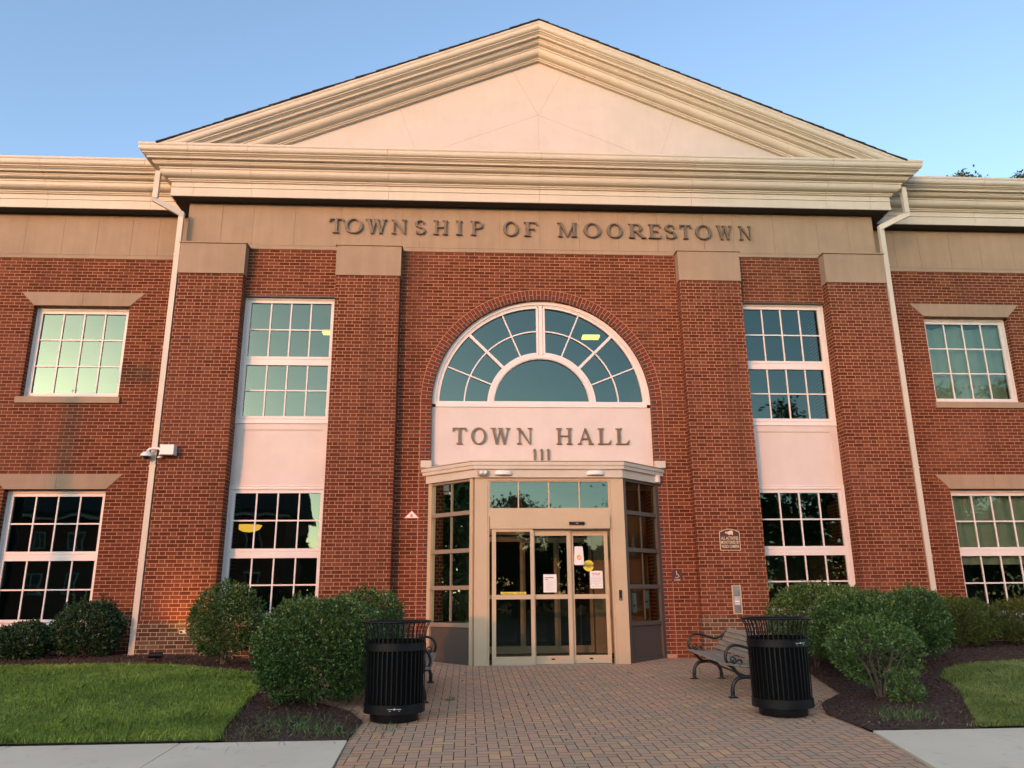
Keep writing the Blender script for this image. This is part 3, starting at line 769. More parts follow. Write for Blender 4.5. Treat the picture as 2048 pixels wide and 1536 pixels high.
# interior lamps
mb = MB(); mb.box(1.14, 1.52, 2.0, 2.22, 6.70, 6.75, m_lamp); mb.build('ceiling_fixture', TH)
mb = MB(); mb.box(-4.66, -4.26, 2.0, 2.2, 6.74, 6.79, m_lamp); mb.build('ceiling_fixture', TH)
mb = MB(); mb.lathe([(.02, 0), (.12, .015), (.21, .06), (.25, .13), (.25, .14), (.02, .14)], (-5.80, 1.6, 2.36), m_bowl, 24); mb.tube([(-5.80, 1.6, 2.5), (-5.80, 1.6, 3.24)], .008, m_dark, 6); mb.build('pendant_light', TH, smooth=True)
# curtains in the right wing
def curtain(x0, x1, z0, z1, y, label):
    mb = MB(); n = 60; vs = []; fs = []; m_ = 12
    for j in range(m_+1):
        for i in range(n+1):
            u = i/n; v = j/m_
            yy = y + .022*math.sin(u*34+v*1.1) + .018*math.sin(u*13+v*3.2+1) + .02*math.sin((u-.7)*9*(v+.3))
            vs.append((x0+(x1-x0)*u, yy, z0+(z1-z0)*v + (.05*math.sin(u*math.pi*4)*(-1 if v > .95 else 0) if v > .95 else 0)))
    for j in range(m_):
        for i in range(n): fs.append((j*(n+1)+i, j*(n+1)+i+1, (j+1)*(n+1)+i+1, (j+1)*(n+1)+i))
    r = empty('curtain', ((x0+x1)/2, y, z0)); mb.add(vs, fs, m_cloth); 
    bpy.data.objects.remove(r)
    return tag(mb.build('curtain', None, smooth=True, recalc=False), label, 'curtain', 'pale curtains inside the right wing windows')
m_cloth = simple('pale curtain cloth', (.80, .80, .70), .9, .08, 2)
curtain(8.27, 10.05, 4.9, 6.62, .93, 'pale curtain drawn across the whole upper window of the right wing')
curtain(8.27, 10.05, 1.62, 3.05, .93, 'pale curtain half drawn inside the lower window of the right wing')
# ------------------------------------------------------------------ lettering
def glyph(ch):
    P = []; t, h, sf = .155, .06, .042
    def q(*p): P.append(list(p))
    def st(xc, w, y0=0, y1=1): q((xc-w/2, y0), (xc+w/2, y0), (xc+w/2, y1), (xc-w/2, y1))
    def serif(xc, y, w, up):      # slab with bracket
        d = sf if up else -sf
        q((xc-w/2, y), (xc+w/2, y), (xc+w/2, y+d*.7), (xc+w*.28, y+d*1.7), (xc-w*.28, y+d*1.7), (xc-w/2, y+d*.7))
    def stroke(pts, ws):
        L = []; n = len(pts)
        for i, (x, y) in enumerate(pts):
            a = pts[max(i-1, 0)]; b = pts[min(i+1, n-1)]; dx, dy = b[0]-a[0], b[1]-a[1]; l = math.hypot(dx, dy) or 1
            w = ws[i]/2; L.append(((x-dy/l*w, y+dx/l*w), (x+dy/l*w, y-dx/l*w)))
        for i in range(n-1): q(L[i][0], L[i][1], L[i+1][1], L[i+1][0])
    def diag(x0, y0, x1, y1, w): q((x0-w/2, y0), (x0+w/2, y0), (x1+w/2, y1), (x1-w/2, y1))
    def ell(cx, cy, rx, ry, a0, a1, thick, thin, n=28):
        A = np.linspace(rad(a0), rad(a1), n); stroke([(cx+rx*math.cos(a), cy+ry*math.sin(a)) for a in A], [thin+(thick-thin)*abs(math.cos(a))**1.3 for a in A])
    if ch == 'T':
        W = .86; st(W/2, t); serif(W/2, 0, .40, 1); q((0, 1-h), (W, 1-h), (W, 1), (0, 1)); q((0, .76), (.045, .80), (.12, 1-h), (0, 1-h)); q((W, .76), (W-.045, .80), (W-.12, 1-h), (W, 1-h))
    elif ch == 'O':
        W = .98; ell(W/2, .5, .41, .485, 0, 360, .165, .06, 44)
    elif ch == 'W':
        W = 1.32; diag(.42, .0, .17, 1, .16); diag(.42, 0, .64, 1, .06); diag(.92, 0, .66, 1, .16); diag(.92, 0, 1.15, 1, .06)
        serif(.18, 1, .36, 0); serif(.66, 1, .34, 0); serif(1.15, 1, .30, 0)
    elif ch == 'N':
        W = 1.0; st(.16, .06); st(.84, .06); q((.06, 1), (.24, 1), (.87, 0), (.79, 0)); serif(.16, 0, .30, 1); serif(.11, 1, .24, 0); serif(.84, 1, .30, 0)
    elif ch == 'S':
        W = .66; pts = []; ws = []
        for a in np.linspace(35, 270, 16): pts.append((.33+.235*math.cos(rad(a)), .735+.235*math.sin(rad(a)))); ws.append(.06+.09*abs(math.cos(rad(a)))**2*(a > 90))
        pts[-1] = (.30, .535); pts[-2] = (.22, .575); ws[-1] = ws[-2] = .15
        for a in np.linspace(90, -145, 16): pts.append((.33+.25*math.cos(rad(a)), .262+.24*math.sin(rad(a)))); ws.append(.06+.09*abs(math.cos(rad(a)))**2*(a > -90))
        pts[16] = (.38, .47); ws[16] = .15; stroke(pts, ws); q((.50, .72), (.545, .72), (.545, .97), (.50, .86)); q((.10, .28), (.145, .28), (.14, .12), (.10, .03))
    elif ch == 'H':
        W = 1.0; st(.18, t); st(.82, t); q((.2, .485), (.8, .485), (.8, .545), (.2, .545))
        for x in (.18, .82): serif(x, 0, .36, 1); serif(x, 1, .36, 0)
    elif ch == 'I':
        W = .40; st(.2, t); serif(.2, 0, .38, 1); serif(.2, 1, .38, 0)
    elif ch in 'PR':
        W = .76 if ch == 'P' else .92; st(.18, t); serif(.18, 0, .36, 1); q((.0, 1), (.3, 1), (.3, .95), (.0, .97))
        q((.2, .945), (.42, .945), (.42, 1), (.2, 1)); q((.2, .45), (.42, .45), (.42, .505), (.2, .505)); ell(.42, .725, .235, .25, -90, 90, .15, .055, 16)
        if ch == 'R': q((.36, .47), (.52, .47), (.90, .0), (.70, .0)); serif(.82, 0, .22, 1)
    elif ch == 'F' or ch == 'E':
        W = .76; st(.18, t); serif(.18, 0, .36, 1); q((0, 1-.05), (.68, 1-.05), (.68, 1), (0, 1)); q((.68, .75), (.645, .78), (.56, .95), (.68, .95))
        q((.2, .485), (.5, .485), (.5, .54), (.2, .54)); q((.5, .40), (.53, .40), (.53, .63), (.5, .63))
        if ch == 'E': q((0, 0), (.70, 0), (.70, .055), (0, .055)); q((.72, .27), (.69, .25), (.58, .05), (.70, .05))
    elif ch == 'L':
        W = .76; st(.18, t); serif(.18, 1, .36, 0); q((0, 0), (.70, 0), (.70, .055), (0, .055)); q((.75, .30), (.71, .26), (.57, .05), (.70, .05))
    elif ch == 'M':
        W = 1.2; st(.15, .06); st(1.0, t); q((.08, 1), (.27, 1), (.62, .05), (.56, .0)); q((.55, 0), (.60, 0), (1.03, 1), (.93, 1)); serif(.15, 0, .28, 1); serif(1.0, 0, .36, 1); serif(.12, 1, .26, 0); serif(1.03, 1, .30, 0)
    elif ch == 'A':
        W = 1.0; q((.10, 0), (.16, 0), (.52, 1), (.47, 1)); q((.74, 0), (.92, 0), (.55, 1), (.44, 1)); q((.24, .31), (.78, .31), (.78, .37), (.26, .37)); serif(.14, 0, .28, 1); serif(.83, 0, .34, 1)
    elif ch == '1':
        W = .36; st(.18, t); serif(.18, 0, .36, 1); q((.0, .86), (.1, .88), (.26, 1), (.12, .96))
    return P, W
def letters(root, text, xr, z0, z1, y, mat, depth=.035):
    i = 0
    for ch in text:
        if ch == ' ': continue
        P, W = glyph(ch); mb = MB(); a, b = xr[i]; i += 1
        allx = [p[0] for q in P for p in q]; mn, mx = min(allx), max(allx)
        for k, q in enumerate(P):
            pts = [(a+(p[0]-mn)/(mx-mn)*(b-a), z0+p[1]*(z1-z0)) for p in q]
            e = .0004*(k % 12); mb.prism(pts, 'y', y-depth-e, y-.002+e*.5, mat)
        mb.build('letter', root, root=root)
L1 = [-4.242, -3.933, -3.524, -3.002, -2.529, -2.156, -1.7, -1.405, -0.742, -0.322, 0.367, 0.904, 1.382, 1.829, 2.247, 2.582, 2.897, 3.224, 3.667, 4.133]
L2 = [-3.963, -3.574, -3.083, -2.69, -2.317, -1.862, -1.568, -1.161, -0.435, -0.045, 0.77, 1.257, 1.704, 2.195, 2.509, 2.824, 3.139, 3.561, 4.006, 4.409]
r = empty('lettering', (0, -.03, 8.14), 'raised bronze capitals reading TOWNSHIP OF MOORESTOWN across the stone frieze', 'sign')
letters(r, 'TOWNSHIP OF MOORESTOWN', list(zip(L1, L2)), 8.145, 8.455, -.035, m_bronzel, .04)
r = empty('lettering', (0, .10, 3.87), 'raised bronze capitals reading TOWN HALL on the white panel under the fan window', 'sign')
TX = [(-1.719, -1.454), (-1.368, -1.075), (-.999, -.622), (-.501, -.195), (.259, .569), (.666, .98), (1.063, 1.321), (1.407, 1.674)]
letters(r, 'TOWN HALL', TX, 3.877, 4.189, FY-.008, m_bronzel, .03)
r = empty('house_number', (0, .10, 3.53), 'bronze number 111 on the white panel just above the entrance canopy', 'number')
letters(r, '111', [(-.20, -.113), (-.066, .02), (.06, .148)], 3.536, 3.784, FY-.008, m_bronzel, .03)

def text(s, size, loc, mat, name='lettering', parent=None, rotz=0, align='CENTER', ext=.0006, sx=1.0, root=None, bold=0):
    cu = bpy.data.curves.new('t', 'FONT'); cu.body = s; cu.size = size; cu.align_x = align; cu.extrude = ext; cu.space_line = .95; cu.offset = bold; cu.resolution_u = 3
    o = bpy.data.objects.new('t', cu); COL.objects.link(o)
    dg = bpy.context.evaluated_depsgraph_get(); me = bpy.data.meshes.new_from_object(o.evaluated_get(dg)); bpy.data.objects.remove(o); bpy.data.curves.remove(cu)
    Mx = Matrix.Translation(loc) @ Matrix.Rotation(rotz, 4, 'Z') @ Matrix.Rotation(math.pi/2, 4, 'X') @ Matrix.Diagonal((sx, 1, 1, 1))
    if root is not None: Mx = Matrix.Translation(-root.location) @ Mx
    me.transform(Mx); me.materials.clear(); me.materials.append(mat)
    b = bpy.data.objects.new(name, me); COL.objects.link(b)
    if parent is not None: b.parent = parent
    return b
# camera warning sign
r = empty('warning_sign', (3.38, PF-.01, 1.86), 'maroon arched sign with a camera picture on the right inner pilaster, reading all activities monitored', 'sign')
def arched(x0, x1, z0, z1, rise): return [(x0, z0), (x1, z0), (x1, z1-rise)] + [(x0+(x1-x0)*(1-k/10), z1-rise+rise*math.sin(math.pi*k/10)) for k in range(1, 10)] + [(x0, z1-rise)]
mb = MB(); mb.prism(arched(3.19, 3.57, 1.86, 2.25, .055), 'y', PF-.008, PF-.001, m_cream); mb.prism(arched(3.20, 3.56, 1.87, 2.24, .054), 'y', PF-.010, PF-.0075, m_maroon)
mb.build('sign_plate', r, root=r)
mb = MB(); y = PF-.0125
mb.prism([(3.33, 2.16), (3.345, 2.20), (3.43, 2.225), (3.445, 2.20), (3.445, 2.14), (3.425, 2.135), (3.425, 2.15), (3.37, 2.15)], 'y', y, PF-.0095, m_cream); mb.prism([(3.325, 2.165), (3.335, 2.20), (3.30, 2.195), (3.30, 2.17)], 'y', y, PF-.0095, m_cream); mb.prism([(3.36, 2.14), (3.39, 2.14), (3.39, 2.165), (3.36, 2.165)], 'y', y+.0005, PF-.0095, m_cream)
mb.build('camera_symbol', r, root=r)
text('ALL ACTIVITIES\nMONITORED BY\nVIDEO CAMERA', .078, (3.38, PF-.0115, 2.055), m_cream, parent=r, root=r, sx=.60, bold=.001)
# accessible entrance sign
r = empty('accessibility_sign', (2.41, 0, 1.32), 'small square maroon wheelchair access sign on the brick right of the entrance', 'sign')
mb = MB(); mb.box(2.32, 2.505, -.012, -.007, 1.315, 1.52, m_maroon); mb.build('sign_plate', r, root=r)
mb = MB(); yy = (-.0145, -.0115)
mb.lathe([(.0, 0), (.010, 0), (.010, .003), (0, .003)], (0, 0, 0), m_cream, 10)
mb.v = [(2.405+v[0], -.0145+v[2], 1.497+v[1]) for v in mb.v]
for a in range(-150, 60, 15):
    p = (2.408+.033*math.cos(rad(a)), 1.420+.033*math.sin(rad(a))); q = (2.408+.033*math.cos(rad(a+15)), 1.420+.033*math.sin(rad(a+15))); line(mb, p, q, .009, *yy, m_cream)
line(mb, (2.405, 1.49), (2.408, 1.437), .010, *yy, m_cream); line(mb, (2.406, 1.442), (2.437, 1.440), .009, *yy, m_cream); line(mb, (2.436, 1.442), (2.450, 1.408), .009, *yy, m_cream); line(mb, (2.405, 1.468), (2.43, 1.466), .007, *yy, m_cream); line(mb, (2.448, 1.41), (2.462, 1.414), .008, *yy, m_cream)
mb.build('wheelchair_symbol', r, root=r)
text('ACCESSIBLE\nENTRANCE', .022, (2.412, -.0125, 1.352), m_cream, parent=r, root=r, bold=.0003)
# triangular truss sign with R
r = empty('triangle_sign', (-2.44, 0, 2.48), 'small white triangular sign with a red R on the brick left of the entrance', 'sign')
mb = MB(); mb.prism([(-2.60, 2.475), (-2.29, 2.475), (-2.445, 2.625)], 'y', -.012, -.007, m_redink); mb.prism([(-2.575, 2.482), (-2.315, 2.482), (-2.445, 2.608)], 'y', -.0135, -.0115, m_paper); mb.build('sign_plate', r, root=r)
text('R', .085, (-2.445, -.0145, 2.495), m_redink, parent=r, root=r, bold=.002)
# intercom / call box
r = empty('call_box', (3.42, PF, .74), 'recessed brushed steel call box on the right inner pilaster under the maroon sign', 'call box')
mb = MB(); rect_frame(mb, 3.34, 3.51, .745, 1.245, .02, PF-.016, PF-.001, m_tan); mb.box(3.36, 3.49, PF-.008, PF-.001, .765, 1.225, m_steel); mb.build('housing', r, root=r)
mb = MB(); mb.box(3.368, 3.482, PF-.020, PF-.009, 1.07, 1.205, m_steel); mb.build('cover_flap', r, root=r)
mb = MB(); mb.box(3.372, 3.478, PF-.013, PF-.0085, .90, 1.05, m_grayink); mb.box(3.385, 3.465, PF-.015, PF-.0125, .955, .975, m_paper); mb.box(3.385, 3.465, PF-.015, PF-.0125, .915, .925, m_paper); mb.build('notice_plate', r, root=r)
mb = MB(); mb.box(3.372, 3.478, PF-.018, PF-.0085, .78, .885, m_steel); mb.build('handset_pocket', r, root=r)
# card reader
r = empty('card_reader', (1.2, VY, 1.0), 'narrow black card reader on the tan post right of the sliding doors', 'card reader')
mb = MB(); mb.box(1.178, 1.226, VY-.022, VY-.001, 1.005, 1.175, m_dark); mb.build('housing', r, root=r)
mb = MB(); mb.box(1.190, 1.214, VY-.0245, VY-.0225, 1.018, 1.032, m_grayink); mb.build('indicator', r, root=r)
# motion sensor
r = empty('door_sensor', (.475, VY, 2.28), 'black motion sensor bar above the sliding doors', 'motion sensor')
mb = MB(); mb.prism([(VY-.031, 2.275), (VY-.031, 2.335), (VY-.075, 2.328), (VY-.085, 2.30), (VY-.075, 2.28)], 'x', .343, .61, m_dark); mb.build('housing', r, root=r)
mb = MB(); mb.box(.455, .50, VY-.0875, VY-.084, 2.296, 2.306, m_grayink); mb.build('lens', r, root=r)
# wall lights above
def wall_light(xc, which):
    r = empty('wall_light', (xc, VY-.05, 3.15), which, 'wall light', 'half-round white lights over the entrance')
    mb = MB(); n = 14; pf = []
    yb = VY-.052
    prof = [(0, 3.145), (.155, 3.145), (.160, 3.16), (.160, 3.18), (.150, 3.205), (.12, 3.22), (0, 3.225)]
    rings = [[(xc-rr*math.cos(math.pi*k/n), yb-rr*.62*math.sin(math.pi*k/n), z) for k in range(n+1)] + [(xc, yb, z)] for rr, z in prof]
    mb.sweep(rings, True, m_plast); mb.build('shade', r, smooth=True, root=r)
    mb = MB(); mb.box(xc-.13, xc+.13, yb-.004, yb+.0, 3.138, 3.232, m_corn); mb.build('back_plate', r, root=r)
wall_light(-.80, 'left one of the two white half-round lights on the canopy over the doors')
wall_light(.83, 'right one of the two white half-round lights on the canopy over the doors')
r = empty('emergency_light', (-1.15, VY-.05, 3.15), 'clear ribbed oval emergency light at the left corner of the entrance canopy', 'emergency light')
mb = MB(); mb.lathe([(.03, -.095), (.052, -.08), (.058, -.04), (.058, .04), (.052, .08), (.03, .095)], (0, 0, 0), m_em := simple('ribbed lens', (.46, .42, .33), .2, .3, 30), 16)
mb.v = [(-1.16+v[2], VY-.09+v[0], 3.182+v[1]) for v in mb.v]; mb.build('lens', r, smooth=True, root=r)
mb = MB(); mb.box(-1.245, -1.075, VY-.06, VY-.05, 3.132, 3.232, m_grayink); mb.build('back_plate', r, root=r)
for sx_ in (-.03, .04):
    mb = MB(); mb.lathe([(0, 0), (.026, 0), (.03, .012), (0, .014)], (0, 0, 0), m_plast, 14); mb.v = [(-1.16+sx_+v[0], VY-.155+v[2], 3.182+v[1]) for v in mb.v]; mb.build('lamp_head', r, root=r)
# small camera at right of canopy
c, e = vplan(.05); dd = Vector((e.x-c.x, e.y-c.y)).normalized(); nn = Vector((dd.y, -dd.x)); bp = Vector((e.x, e.y)) - dd*.14
r = empty('wall_camera', (bp.x, bp.y, 3.15), 'small pale box camera at the right end of the entrance canopy', 'camera')
mb = MB()
def obx(mb, c0, d, n, a, b, o0, o1, z0, z1, mat):
    q = [c0+d*a+n*o0, c0+d*b+n*o0, c0+d*b+n*o1, c0+d*a+n*o1]; mb.hexa([(v.x, v.y, z0) for v in q], [(v.x, v.y, z1) for v in q], mat)
obx(mb, bp, dd, nn, -.03, .03, .001, .075, 3.12, 3.25, m_plast); mb.build('housing', r, root=r)
mb = MB(); obx(mb, bp, dd, nn, .0305, .042, .02, .055, 3.19, 3.22, m_dark); mb.build('lens', r, root=r)
# dome camera with junction box on the left pilaster
r = empty('security_camera', (-7.0, PF, 3.6), 'white dome camera on a curved arm fixed to a box on the left outer pilaster', 'camera')
mb = MB(); mb.box(-6.93, -6.70, PF-.17, PF-.001, 3.585, 3.765, m_plast); mb.build('junction_box', r, root=r)
mb = MB(); mb.box(-6.945, -6.931, PF-.16, PF-.02, 3.575, 3.775, m_plast); mb.lathe([(.03, 0), (.045, .01), (.045, .03), (.03, .035)], (-6.97, PF-.06, 3.53), m_plast, 14); mb.build('mount_plate', r, root=r)
mb = MB(); cx, cyy = -7.18, PF-.12
mb.tube([(-6.94, cyy, 3.69), (-7.0, cyy, 3.70), (-7.08, cyy, 3.705), (-7.14, cyy, 3.69), (-7.17, cyy, 3.65), (cx, cyy, 3.60)], .024, m_plast, 12); mb.build('arm', r, smooth=True, root=r)
mb = MB(); mb.lathe([(.0, 3.645), (.035, 3.645), (.06, 3.635), (.095, 3.60), (.106, 3.57), (.106, 3.555), (.06, 3.55), (0, 3.55)], (cx, cyy, 0), m_plast, 24); mb.build('dome_housing', r, smooth=True, root=r)
mb = MB(); mb.lathe([(.0, 3.495), (.02, 3.497), (.038, 3.508), (.05, 3.53), (.053, 3.549), (0, 3.549)], (cx, cyy, 0), m_dark, 20); mb.build('lens_dome', r, smooth=True, root=r)
# outlet
r = empty('wall_outlet', (-6.28, PF-.03, .54), 'small weathered double outlet low on the brown brick base at the left', 'outlet')
mb = MB(); mb.box(-6.33, -6.21, PF-.030, PF-.0225, .505, .575, m_em); mb.build('cover_plate', r, root=r)
for dx in (-.028, .028):
    mb = MB(); mb.lathe([(0, 0), (.020, 0), (.020, .006), (0, .006)], (0, 0, 0), m_dark if dx < 0 else m_steel, 12); mb.v = [(-6.27+dx+v[0], PF-.036+v[2], .54+v[1]) for v in mb.v]; mb.build('socket', r, root=r)
# flood light in the bed
r = empty('flood_light', (-6.35, -1.15, H(6.35, -1.15)), 'small black cylindrical flood light on a stake in the mulch by the brown brick base', 'flood light')
gz2 = H(6.35, -1.15)
mb = MB(); mb.tube([(-6.45, -1.15, gz2+.085), (-6.27, -1.12, gz2+.085)], .045, m_black, 14); mb.build('housing', r, smooth=True, root=r)
mb = MB(); mb.tube([(-6.34, -1.14, gz2-.02), (-6.34, -1.14, gz2+.05)], .012, m_black, 8); mb.build('stake', r, root=r)
mb = MB(); mb.tube([(-6.27, -1.12, gz2+.085), (-6.255, -1.1175, gz2+.085)], .050, m_black, 14); mb.build('lens_ring', r, root=r)
sp_ = bpy.data.lights.new('flood_glow', 'SPOT'); sp_.energy = 26; sp_.spot_size = rad(62); sp_.spot_blend = 1.0; sp_.color = (1.0, .48, .13); sp_.shadow_soft_size = .04
so = bpy.data.objects.new('flood_glow', sp_); COL.objects.link(so); so.parent = r; so.location = (.02, .12, .16)
so.rotation_euler = (Vector((-.03, -.62, -.60))).to_track_quat('Z', 'Y').to_euler()

# door decals and notices (each a sheet stuck on the glass)
def sheet(name, x0, x1, z0, z1, y, mat, label, cat, group=None, curl=0.0):
    r = empty(name, ((x0+x1)/2, y, z0), label, cat, group); mb = MB(); mb.box(x0, x1, y-.0015, y-.0002, z0, z1, mat); mb.build('sheet', r, root=r); return r
GY1 = VY-.005+.022; GY2 = VY+.045+.022; GY3 = VY+.095+.022
r = sheet('paper_notice', -.113, .115, 1.145, 1.445, GY2-.003, m_paper, 'white paper notice with a bold heading on the middle door glass', 'notice')
mb = MB(); y = GY2-.0062
mb.box(-.085, .065, y, GY2-.0047, 1.382, 1.393, m_ink); mb.box(-.085, -.03, y, GY2-.0047, 1.352, 1.360, m_ink)
for k in range(9): mb.box(-.07, .05+random.uniform(-.04, .04), y, GY2-.0047, 1.325-k*.018, 1.328-k*.018, m_grayink)
mb.build('print', r, root=r)
r = sheet('paper_notice', .705, .925, 1.205, 1.50, GY3-.003, m_paper, 'white paper notice headed STOP in red on the right door glass', 'notice')
text('STOP', .058, (.815, GY3-.0055, 1.425), m_redink, parent=r, root=r, bold=.0006)
mb = MB(); y = GY3-.0062
for k in range(7):
    w = (.085, .095, .09, .09, .098, .03, .085)[k]; xx = -w
    while xx < w: ww = random.uniform(.012, .035); mb.box(.815+xx, .815+min(xx+ww, w), y, GY3-.0047, 1.393-k*.026, 1.400-k*.026, m_grayink); xx += ww+.008
mb.build('print', r, root=r)
r = empty('caution_decal', (.69, GY3, 1.5), 'round yellow caution decal on the right door glass', 'decal')
mb = MB(); y = GY3-.002; mb.prism([(.685+.094*math.cos(a), 1.588+.094*math.sin(a)) for a in np.linspace(0, 2*math.pi, 33)[:-1]], 'y', y-.001, y, m_yellow); mb.build('disc', r, root=r)
mb = MB(); mb.box(.592, .778, y-.0024, y-.0012, 1.572, 1.610, m_ink); mb.build('band', r, root=r)
text('CAUTION', .036, (.685, y-.0028, 1.578), m_yellow, parent=r, root=r, sx=1.0, bold=.0004); text('AUTOMATIC', .022, (.685, y-.0018, 1.622), m_ink, parent=r, root=r, bold=.0003); text('DOOR', .022, (.685, y-.0018, 1.546), m_ink, parent=r, root=r, bold=.0003)
r = empty('door_bag', (.50, GY3, 1.58), 'white bag with an orange round logo hanging on the right door glass', 'bag')
mb = MB(); mb.prism([(.445, 1.91), (.455, 1.915), (.575, 1.915), (.585, 1.90), (.605, 1.62), (.59, 1.60), (.445, 1.60), (.43, 1.62)], 'y', GY3-.045, GY3-.008, m_paper); mb.build('bag', r, root=r)
mb = MB(); mb.prism([(.517+.042*math.cos(a), 1.727+.042*math.sin(a)) for a in np.linspace(0, 2*math.pi, 25)[:-1]], 'y', GY3-.0475, GY3-.0455, m_orange)
line(mb, (.492, 1.71), (.542, 1.745), .008, GY3-.050, GY3-.048, m_paper); line(mb, (.50, 1.70), (.545, 1.73), .005, GY3-.050, GY3-.048, m_paper); mb.build('logo', r, root=r)
r = empty('door_decal_strip', (-.63, GY1, 1.115), 'long yellow automatic door strip decal at the bottom of the left door glass', 'decal')
mb = MB(); y = GY1-.002; mb.prism([(-.845, 1.116), (-.42, 1.116), (-.41, 1.13), (-.42, 1.156), (-.845, 1.156), (-.855, 1.14)], 'y', y-.001, y, m_yellow); mb.build('strip', r, root=r)
text('AUTOMATIC DOOR', .026, (-.735, y-.0016, 1.126), m_ink, parent=r, root=r, sx=.86, bold=.0004); text('STAND CLEAR', .026, (-.515, y-.0016, 1.126), m_ink, parent=r, root=r, sx=.86, bold=.0004); 
p0, d_, n_, L_ = SR
for (a, b, z0, z1, lb) in ((.20, .33, .80, 1.12, 'left one of two pale teal papers low in the right side window'), (.57, .72, .86, 1.16, 'right one of two pale teal papers low in the right side window')):
    q = p0+d_*a-n_*.052; r = empty('window_paper', (q.x, q.y, z0), lb, 'notice', 'papers in the right side window')
    mb = MB(); obx(mb, p0, d_, n_, a, b, -.050, -.048, z0, z1, m_teal); mb.build('sheet', r, root=r)
    mb = MB()
    for k in range(6): obx(mb, p0, d_, n_, a+.02, b-.02, -.0478, -.0470, z1-.05-k*.035, z1-.044-k*.035, m_grayink)
    obx(mb, p0, d_, n_, a+.03, b-.04, -.0478, -.0470, z0+.10, z0+.13, m_ink); mb.build('print', r, root=r)

# ------------------------------------------------------------------ litter bins
def ringband(mb, r0, r1, z0, z1, mat, n=48):
    A = [[(r*math.cos(2*PI*k/n), r*math.sin(2*PI*k/n), z) for r, z in ((r0, z0), (r1, z0), (r1, z1), (r0, z1))] for k in range(n+1)]
    mb.sweep(A, False, mat)
def bin_profile(z):
    return float(np.interp(z, [.10, .2, .5, .78, .84, .89, .93, .965, .99], [.304, .308, .312, .312, .315, .322, .334, .348, .358]))
m_liner = simple('matt black liner', (.004, .004, .004), .9, .1, spec=.1)
def make_bin():
    r = empty('litter_bin', (0, 0, 0))
    mb = MB(); n = 38
    zs = [.10, .25, .5, .78, .84, .885, .92, .95, .97, .985]
    for k in range(n):
        a = 2*PI*k/n; da = .0155
        rings = []
        for z in zs:
            q = bin_profile(z); ri, ro = q-.006, q
            wv = da*(.30/q)
            rings.append([(ri*math.cos(a-wv*1.3), ri*math.sin(a-wv*1.3), z), (ro*math.cos(a-wv*1.3), ro*math.sin(a-wv*1.3), z), (ro*math.cos(a+wv*1.3), ro*math.sin(a+wv*1.3), z), (ri*math.cos(a+wv*1.3), ri*math.sin(a+wv*1.3), z)])
        mb.sweep(rings, True, m_black)
    mb.build('slats', r)
    mb = MB(); A = []
    for k in range(61):
        a = 2*PI*k/60; A.append([((.360+.011*math.cos(b))*math.cos(a), (.360+.011*math.cos(b))*math.sin(a), .990+.011*math.sin(b)) for b in np.linspace(0, 2*PI, 9)[:-1]])
    mb.sweep(A, False, m_black); mb.build('rim', r, smooth=True)
    mb = MB(); ringband(mb, .311, .3185, .70, .765, m_black); ringband(mb, .311, .3165, .768, .778, m_black); mb.build('upper_band', r, smooth=True)
    mb = MB(); ringband(mb, .300, .3175, .085, .175, m_black); mb.lathe([(.0, .09), (.305, .09), (.305, .10), (0, .10)], (0, 0, 0), m_black, 40); mb.build('lower_band', r, smooth=True)
    mb = MB(); mb.lathe([(0, 0), (.245, 0), (.25, .01), (.25, .085), (0, .085)], (0, 0, 0), m_black, 40); mb.build('base', r, smooth=True)
    mb = MB(); ringband(mb, .286, .293, .11, .79, m_liner, 48); ringband(mb, .282, .300, .79, .80, m_liner, 48); mb.lathe([(0, .11), (.27, .11), (.27, .12), (0, .12)], (0, 0, 0), m_dark, 40); mb.build('liner', r, smooth=True)
    return r
def dup(root, loc, rotz=0, **kw):
    r = root.copy(); COL.objects.link(r); r.location = loc; r.rotation_euler = (0, 0, rotz)
    for ch in list(root.children):
        c = ch.copy(); COL.objects.link(c); c.parent = r
        for g in ch.children: d = g.copy(); COL.objects.link(d); d.parent = c
    tag(r, **kw); return r
BG = 'black slatted litter bins beside the path'
b0 = make_bin()
b1 = dup(b0, (2.075, -5.42, G(0, -5.42)+.004), .1, label='black slatted litter bin in front of the bench, right of the path', cat='litter bin', group=BG)
b1.scale = b0.scale = (1.04, 1.04, 1.025)
b0.location = (-2.20, -5.36, G(0, -5.36)+.004); b0.rotation_euler = (0, 0, .05)
tag(b0, 'black slatted litter bin in front of the large bushes, left of the path', 'litter bin', BG)
def plaque(b, ang, z, w=.055):
    mb = MB(); rr = .3190 if z > .5 else .3180
    def cq(a0, a1, z0, z1, dr): 
        mb.hexa([(rr*math.cos(a0), rr*math.sin(a0), z0), (rr*math.cos(a1), rr*math.sin(a1), z0), (rr*math.cos(a1), rr*math.sin(a1), z1), (rr*math.cos(a0), rr*math.sin(a0), z1)],
            [((rr+dr)*math.cos(a0), (rr+dr)*math.sin(a0), z0), ((rr+dr)*math.cos(a1), (rr+dr)*math.sin(a1), z0), ((rr+dr)*math.cos(a1), (rr+dr)*math.sin(a1), z1), ((rr+dr)*math.cos(a0), (rr+dr)*math.sin(a0), z1)], m_plast)
    cq(ang-.03, ang+.03, z, z+.014, .0015); 
    for s in (-1, 1): cq(ang+s*.13-.08, ang+s*.13+.08, z+.004, z+.008, .0012)
    cq(ang-.17, ang+.17, z-.013, z-.009, .0012)
    mb.build('maker_label', b)
plaque(b1, rad(-90+20), .735); plaque(b0, rad(-90+2), .135)

